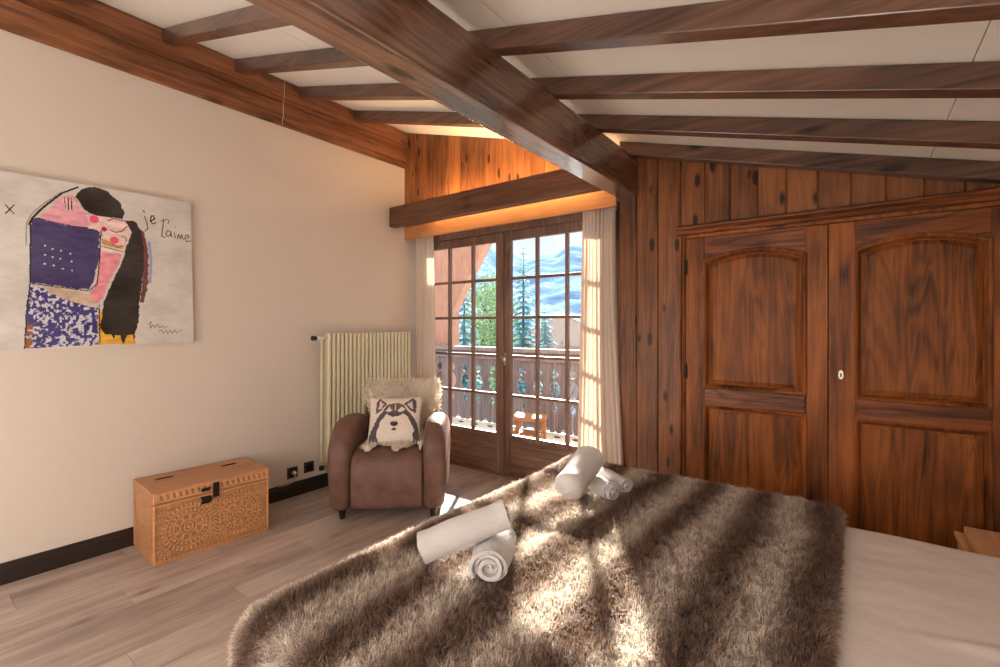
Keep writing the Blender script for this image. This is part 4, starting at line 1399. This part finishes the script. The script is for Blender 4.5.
rail = thing('balcony_railing', 'carved wooden balcony railing with cut-out boards outside the french door', 'railing', (0.6, 4.60, -0.02))
MB().box(-2.6, -0.055, 1.000, 2.9, 0.055, 1.050).obj('top_rail', M_RAILW, rail, bevel=0.008)
MB().box(-2.6, -0.030, 0.900, 2.9, -0.014, 0.985).obj('upper_rail', M_RAILW, rail, bevel=0.004)
w_ = MB().box(-2.6, 0.020, 0.015, 2.9, 0.075, 0.105)
lr = w_.obj('lower_rail', M_WHITEPL, rail, bevel=0.006)
lr['label'] = 'pale lower rail'
for k in range(22):
    xx = -2.5 + k * 0.24
    sl = MB().prism([(xx + 0.045 * math.cos(a), 0.062 + 0.010 * math.sin(a)) for a in [2 * PI * i / 16 for i in range(16)]], 0.0175, 0.0198, 'y')
    if k < 3 or k > 14:
        continue
    sl.obj('drain_slot', M_BLACK, lr)
def board_outline():
    """half outline of one sawn board, from the bottom up: (half width, height)"""
    return [(0.100, 0.115), (0.104, 0.135), (0.104, 0.30), (0.096, 0.345), (0.070, 0.375), (0.080, 0.41), (0.104, 0.43), (0.104, 0.455),
            (0.086, 0.50), (0.054, 0.55), (0.040, 0.60), (0.050, 0.65), (0.084, 0.69), (0.103, 0.70), (0.103, 0.725), (0.074, 0.745), (0.060, 0.775), (0.074, 0.805), (0.104, 0.825), (0.104, 1.0)]
ho = board_outline()
bd = None
for k in range(22):
    cx = -2.44 + k * 0.2235
    arcb = [(-0.045 + 0.045 * (1 - math.cos(PI * i / 10)), 0.115 + 0.048 * math.sin(PI * i / 10)) for i in range(11)]
    poly = [(-a, b) for a, b in reversed(ho)] + arcb + [(a, b) for a, b in ho]
    poly = [(-ho[0][0], 0.115)] + arcb + [(a, b) for a, b in ho] + [(-a, b) for a, b in reversed(ho)][:-1]
    if bd is None:
        bd = MB().prism(poly, -0.012, 0.012, 'y').obj('board', M_RAILW, rail)
        bd.location.x = cx
    else:
        q_ = bd.copy(); col.objects.link(q_); q_.parent = rail; q_.location = (cx, 0, 0)
# chalet wing: post and knee brace left of the balcony
ps = MB().box(-1.60, 4.69, -3.5, -0.945, 4.86, 2.62)
tag(ps.obj('timber_wing', M_CHALW, loc=(-1.17, 4.76, -3.5), bevel=0.01), 'brown timber wing of the chalet standing at the left end of the balcony', 'wall post')
kb = MB().prism([(-0.944, 1.47), (-0.80, 1.70), (-0.46, 2.20), (-0.17, 2.62), (-0.944, 2.62)], 4.70, 4.84, 'y')
tag(kb.obj('knee_brace', M_CHALW, loc=(-0.6, 4.76, 2.0), bevel=0.01), 'slanting brown roof brace outside, seen through the top left panes', 'brace')

st = thing('reflection_stool', 'added low orange-brown stool in place of a reflection in the right door leaf', 'stool', (0.60, 4.22, -0.01), math.radians(12))  # added object, stands in for the armchair's reflection in the door glass
MB().box(-0.19, -0.14, 0.30, 0.19, 0.14, 0.345).obj('seat', M_REFLECTION_STOOL, st, bevel=0.01)  # seat, shelf and legs all belong to the added stand-in stool
MB().box(-0.16, -0.11, 0.10, 0.16, 0.11, 0.16).obj('shelf', M_REFLECTION_STOOL, st, bevel=0.008)
for sx in (-1, 1):
    for sy in (-1, 1):
        MB().box(sx * 0.155 - 0.022, sy * 0.105 - 0.022, 0.0, sx * 0.155 + 0.022, sy * 0.105 + 0.022, 0.30).obj('leg', M_REFLECTION_STOOL, st, bevel=0.004)

# snowy valley floor and mountains
def ground(name, r0, r1, a0, a1, fn, nu, nv, mat_):
    A, R = np.meshgrid(np.linspace(a0, a1, nu), np.linspace(0, 1, nv), indexing='ij')
    R = r0 * (r1 / r0) ** R
    X = 3.427 + R * np.sin(A)
    Y = R * np.cos(A)
    Z = fn(X, Y, R, A)
    ii, jj = np.meshgrid(np.arange(nu - 1), np.arange(nv - 1), indexing='ij')
    q = (ii * nv + jj).ravel()
    return np_obj(name, np.stack([X, Y, Z], -1).reshape(-1, 3), np.stack([q, q + 1, q + nv + 1, q + nv], 1), mat_)
g_ = ground('snow_ground', 6.0, 150.0, math.radians(-80), math.radians(10), lambda X, Y, R, A: -4.2 - 0.02 * (R - 6) + 0.9 * (fbm(X / 9, Y / 9) - 0.5), 90, 60, M_SNOW)
structure(g_)
def ridge(X, Y, R, A):
    t = np.clip((R - 150) / (1250 - 150), 0, 1.2)
    az = np.degrees(A)                           # -37 is the middle of the picture
    top = 0.142 + 0.012 * np.sin(az * 0.45 + 1.0) + 0.004 * np.sin(az * 1.7) + 0.020 * np.exp(-((az + 38.9) / 1.0) ** 2) + 0.012 * np.exp(-((az + 40.3) / 0.8) ** 2) + 0.03 * sstep(-44, -60, az)
    n = (fbm(X / 70, Y / 70) - 0.5) * 36 + (fbm(X / 22, Y / 22) - 0.5) * 10
    up = sstep(0.0, 1.0, t)
    return -7 + up * (top * 1250 + 8) - 0.3 * np.maximum(0, R - 1250) + n * np.clip(t * 2.5, 0, 1) * (0.35 + 0.65 * (1 - up))
mm, n_, l_, p_ = new_mat('hazy_forested_mountain')
tc = n_.new('ShaderNodeTexCoord')
def nse(scale, det):
    q_ = n_.new('ShaderNodeTexNoise')
    q_.inputs['Scale'].default_value = scale
    q_.inputs['Detail'].default_value = det
    mp_ = n_.new('ShaderNodeMapping')
    mp_.inputs['Scale'].default_value = (1, 1, 4)
    l_.new(tc.outputs['Object'], mp_.inputs['Vector'])
    l_.new(mp_.outputs['Vector'], q_.inputs['Vector'])
    return q_
na, nb_ = nse(0.022, 9), nse(0.15, 6)
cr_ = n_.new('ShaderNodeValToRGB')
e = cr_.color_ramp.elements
e[0].position, e[0].color = 0.36, (0.16, 0.27, 0.44, 1)  # blue distance haze is mixed into the forest and snow colours
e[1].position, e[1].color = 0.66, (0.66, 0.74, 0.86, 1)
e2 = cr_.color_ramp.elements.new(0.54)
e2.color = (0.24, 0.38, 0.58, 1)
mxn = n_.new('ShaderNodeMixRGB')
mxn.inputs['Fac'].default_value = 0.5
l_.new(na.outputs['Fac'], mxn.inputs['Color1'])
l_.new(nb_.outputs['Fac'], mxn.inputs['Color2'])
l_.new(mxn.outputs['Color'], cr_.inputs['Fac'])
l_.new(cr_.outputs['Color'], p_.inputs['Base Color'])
p_.inputs['Roughness'].default_value = 1.0
p_.inputs['Specular IOR Level'].default_value = 0.0
structure(ground('mountains', 150.0, 1500.0, math.radians(-85), math.radians(15), ridge, 260, 90, mm))

# conifers and other trees
def conifer(x, y, z0, h, r, label, seed, mat_=None, group='trees below the balcony'):
    rs = np.random.default_rng(seed)
    t = thing('fir_tree', label, 'tree', (x, y, z0), group=group)
    MB().tube([(0, 0, 0), (0, 0, h * 0.97)], [0.03 * h * 0.5, 0.01], 8).obj('trunk', M_BARK, t)
    V, F = [], []
    nl = int(18 + h * 2.2)
    for k in range(nl):
        f = k / (nl - 1)
        z = h * (0.10 + 0.89 * f)
        rad = r * (1 - f) ** 0.85 + 0.05
        nb = int(9 + 9 * (1 - f))
        for b in range(nb):
            a = 2 * PI * (b + rs.random()) / nb
            L = rad * (0.75 + 0.45 * rs.random())
            d = np.array([math.cos(a), math.sin(a), 0])
            s = np.array([-math.sin(a), math.cos(a), 0])
            droop = 0.30 + 0.25 * rs.random()
            segs = 5
            for sgi in range(segs):
                f0, f1 = sgi / segs, (sgi + 1) / segs
                for side in (-1, 1):
                    p0 = d * L * f0 + np.array([0, 0, z - droop * L * f0 ** 1.5])
                    p1 = d * L * f1 + np.array([0, 0, z - droop * L * f1 ** 1.5])
                    wv = L * 0.30 * (1 - f0) + 0.05
                    p2 = p0 + side * s * wv + d * wv * 0.7 - np.array([0, 0, 0.15 * wv + 0.1 * wv * rs.random()])
                    i0 = len(V)
                    V += [p0, p1, p2]
                    F.append((i0, i0 + 1, i0 + 2))
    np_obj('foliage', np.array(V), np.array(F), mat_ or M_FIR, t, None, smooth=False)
    return t
def leafy(name, x, y, z0, h, r, label, seed, mat_, n=2600, lw=0.16, group='trees below the balcony'):
    rs = np.random.default_rng(seed)
    t = thing(name, label, 'tree' if h > 3 else 'shrub', (x, y, z0), group=group)
    tb = MB()
    tb.tube([(0, 0, 0), (0.05, 0, h * 0.4), (0, 0, h * 0.8)], [0.05 * r + 0.03, 0.04 * r + 0.02, 0.01], 8)
    for k in range(14):
        a, zz_ = rs.random() * 2 * PI, h * (0.2 + 0.5 * rs.random())
        tb.tube([(0, 0, zz_), (math.cos(a) * r * 0.4, math.sin(a) * r * 0.4, zz_ + h * 0.16), (math.cos(a) * r * 0.8, math.sin(a) * r * 0.8, zz_ + h * 0.26)], [0.03, 0.02, 0.006], 6)
    tb.obj('trunk', M_BARK, t)
    d = rs.normal(size=(n, 3)); d /= np.linalg.norm(d, axis=1, keepdims=True)
    c = d * (rs.random(n)[:, None] ** 0.4) * np.array([r, r, h * 0.42]) + np.array([0, 0, h * 0.58])
    c += (rs.random((n, 3)) - 0.5) * 0.3
    a1, a2 = rs.normal(size=(n, 3)), rs.normal(size=(n, 3))
    a1 /= np.linalg.norm(a1, axis=1, keepdims=True); a2 /= np.linalg.norm(a2, axis=1, keepdims=True)
    V = np.stack([c - a1 * lw, c + a2 * lw * 0.6, c + a1 * lw, c - a2 * lw * 0.6], 1).reshape(-1, 3)
    np_obj('foliage', V, np.arange(4 * n).reshape(n, 4), mat_, t, None, smooth=False)
    return t
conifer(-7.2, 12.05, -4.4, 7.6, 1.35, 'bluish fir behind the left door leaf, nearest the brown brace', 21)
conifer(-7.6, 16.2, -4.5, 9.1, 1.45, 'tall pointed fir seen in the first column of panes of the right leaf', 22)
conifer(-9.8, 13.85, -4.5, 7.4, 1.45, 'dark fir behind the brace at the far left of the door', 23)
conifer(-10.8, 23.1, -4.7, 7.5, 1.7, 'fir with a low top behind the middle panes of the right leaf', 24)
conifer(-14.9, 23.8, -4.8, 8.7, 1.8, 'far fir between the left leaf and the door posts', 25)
leafy('leafy_tree', -11.2, 18.6, -4.5, 8.5, 1.6, 'yellow-green tree in the last column of panes of the left leaf', 31, M_FIR2, n=5200, lw=0.12)
leafy('bare_bush', -2.7, 10.3, -4.2, 5.4, 0.95, 'grey twiggy bush just beyond the railing, right door leaf', 32, M_BUSH, n=1500, lw=0.05)
leafy('bare_bush', -0.3, 11.4, -4.2, 5.3, 1.0, 'grey twiggy bush beyond the railing nearest the right curtain', 33, M_BUSH, n=1500, lw=0.05)

def chalet(x, y, z, w, dp, hw, hr, rz, label):
    t = thing('chalet', label, 'house', (x, y, z), rz, group='chalets in the valley')
    MB().prism([(-w / 2, 0), (w / 2, 0), (w / 2, hw), (0, hw + hr), (-w / 2, hw)], -dp / 2, dp / 2, 'y').obj('walls', M_CHALWALL, t)
    o = w * 0.12
    k = hr / (w / 2)
    MB().prism([(-w / 2 - o, hw - k * o + 0.02), (0, hw + hr + 0.02), (w / 2 + o, hw - k * o + 0.02), (w / 2 + o, hw - k * o + 0.5), (0, hw + hr + 0.5), (-w / 2 - o, hw - k * o + 0.5)], -dp / 2 - o, dp / 2 + o, 'y').obj('snowy_roof', M_SNOW, t)
    MB().box(-w / 2 + 0.2, -dp / 2 - 0.06, hw * 0.55, w / 2 - 0.2, -dp / 2 - 0.002, hw * 0.98).obj('timber_front', M_CHALW, t)
    for sx in (-1, 0, 1):
        MB().box(sx * w * 0.28 - 0.5, -dp / 2 - 0.10, hw * 0.65, sx * w * 0.28 + 0.5, -dp / 2 - 0.062, hw * 0.9).obj('window', M_BLACK, t)
chalet(-19.5, 40.5, -6.0, 11, 10, 5.6, 2.6, math.radians(30), 'snow-roofed chalet in the valley behind the right door leaf')
chalet(-36.0, 92.0, -5.0, 14, 12, 6.0, 3.0, math.radians(50), 'distant snow-roofed chalet at the foot of the mountain')
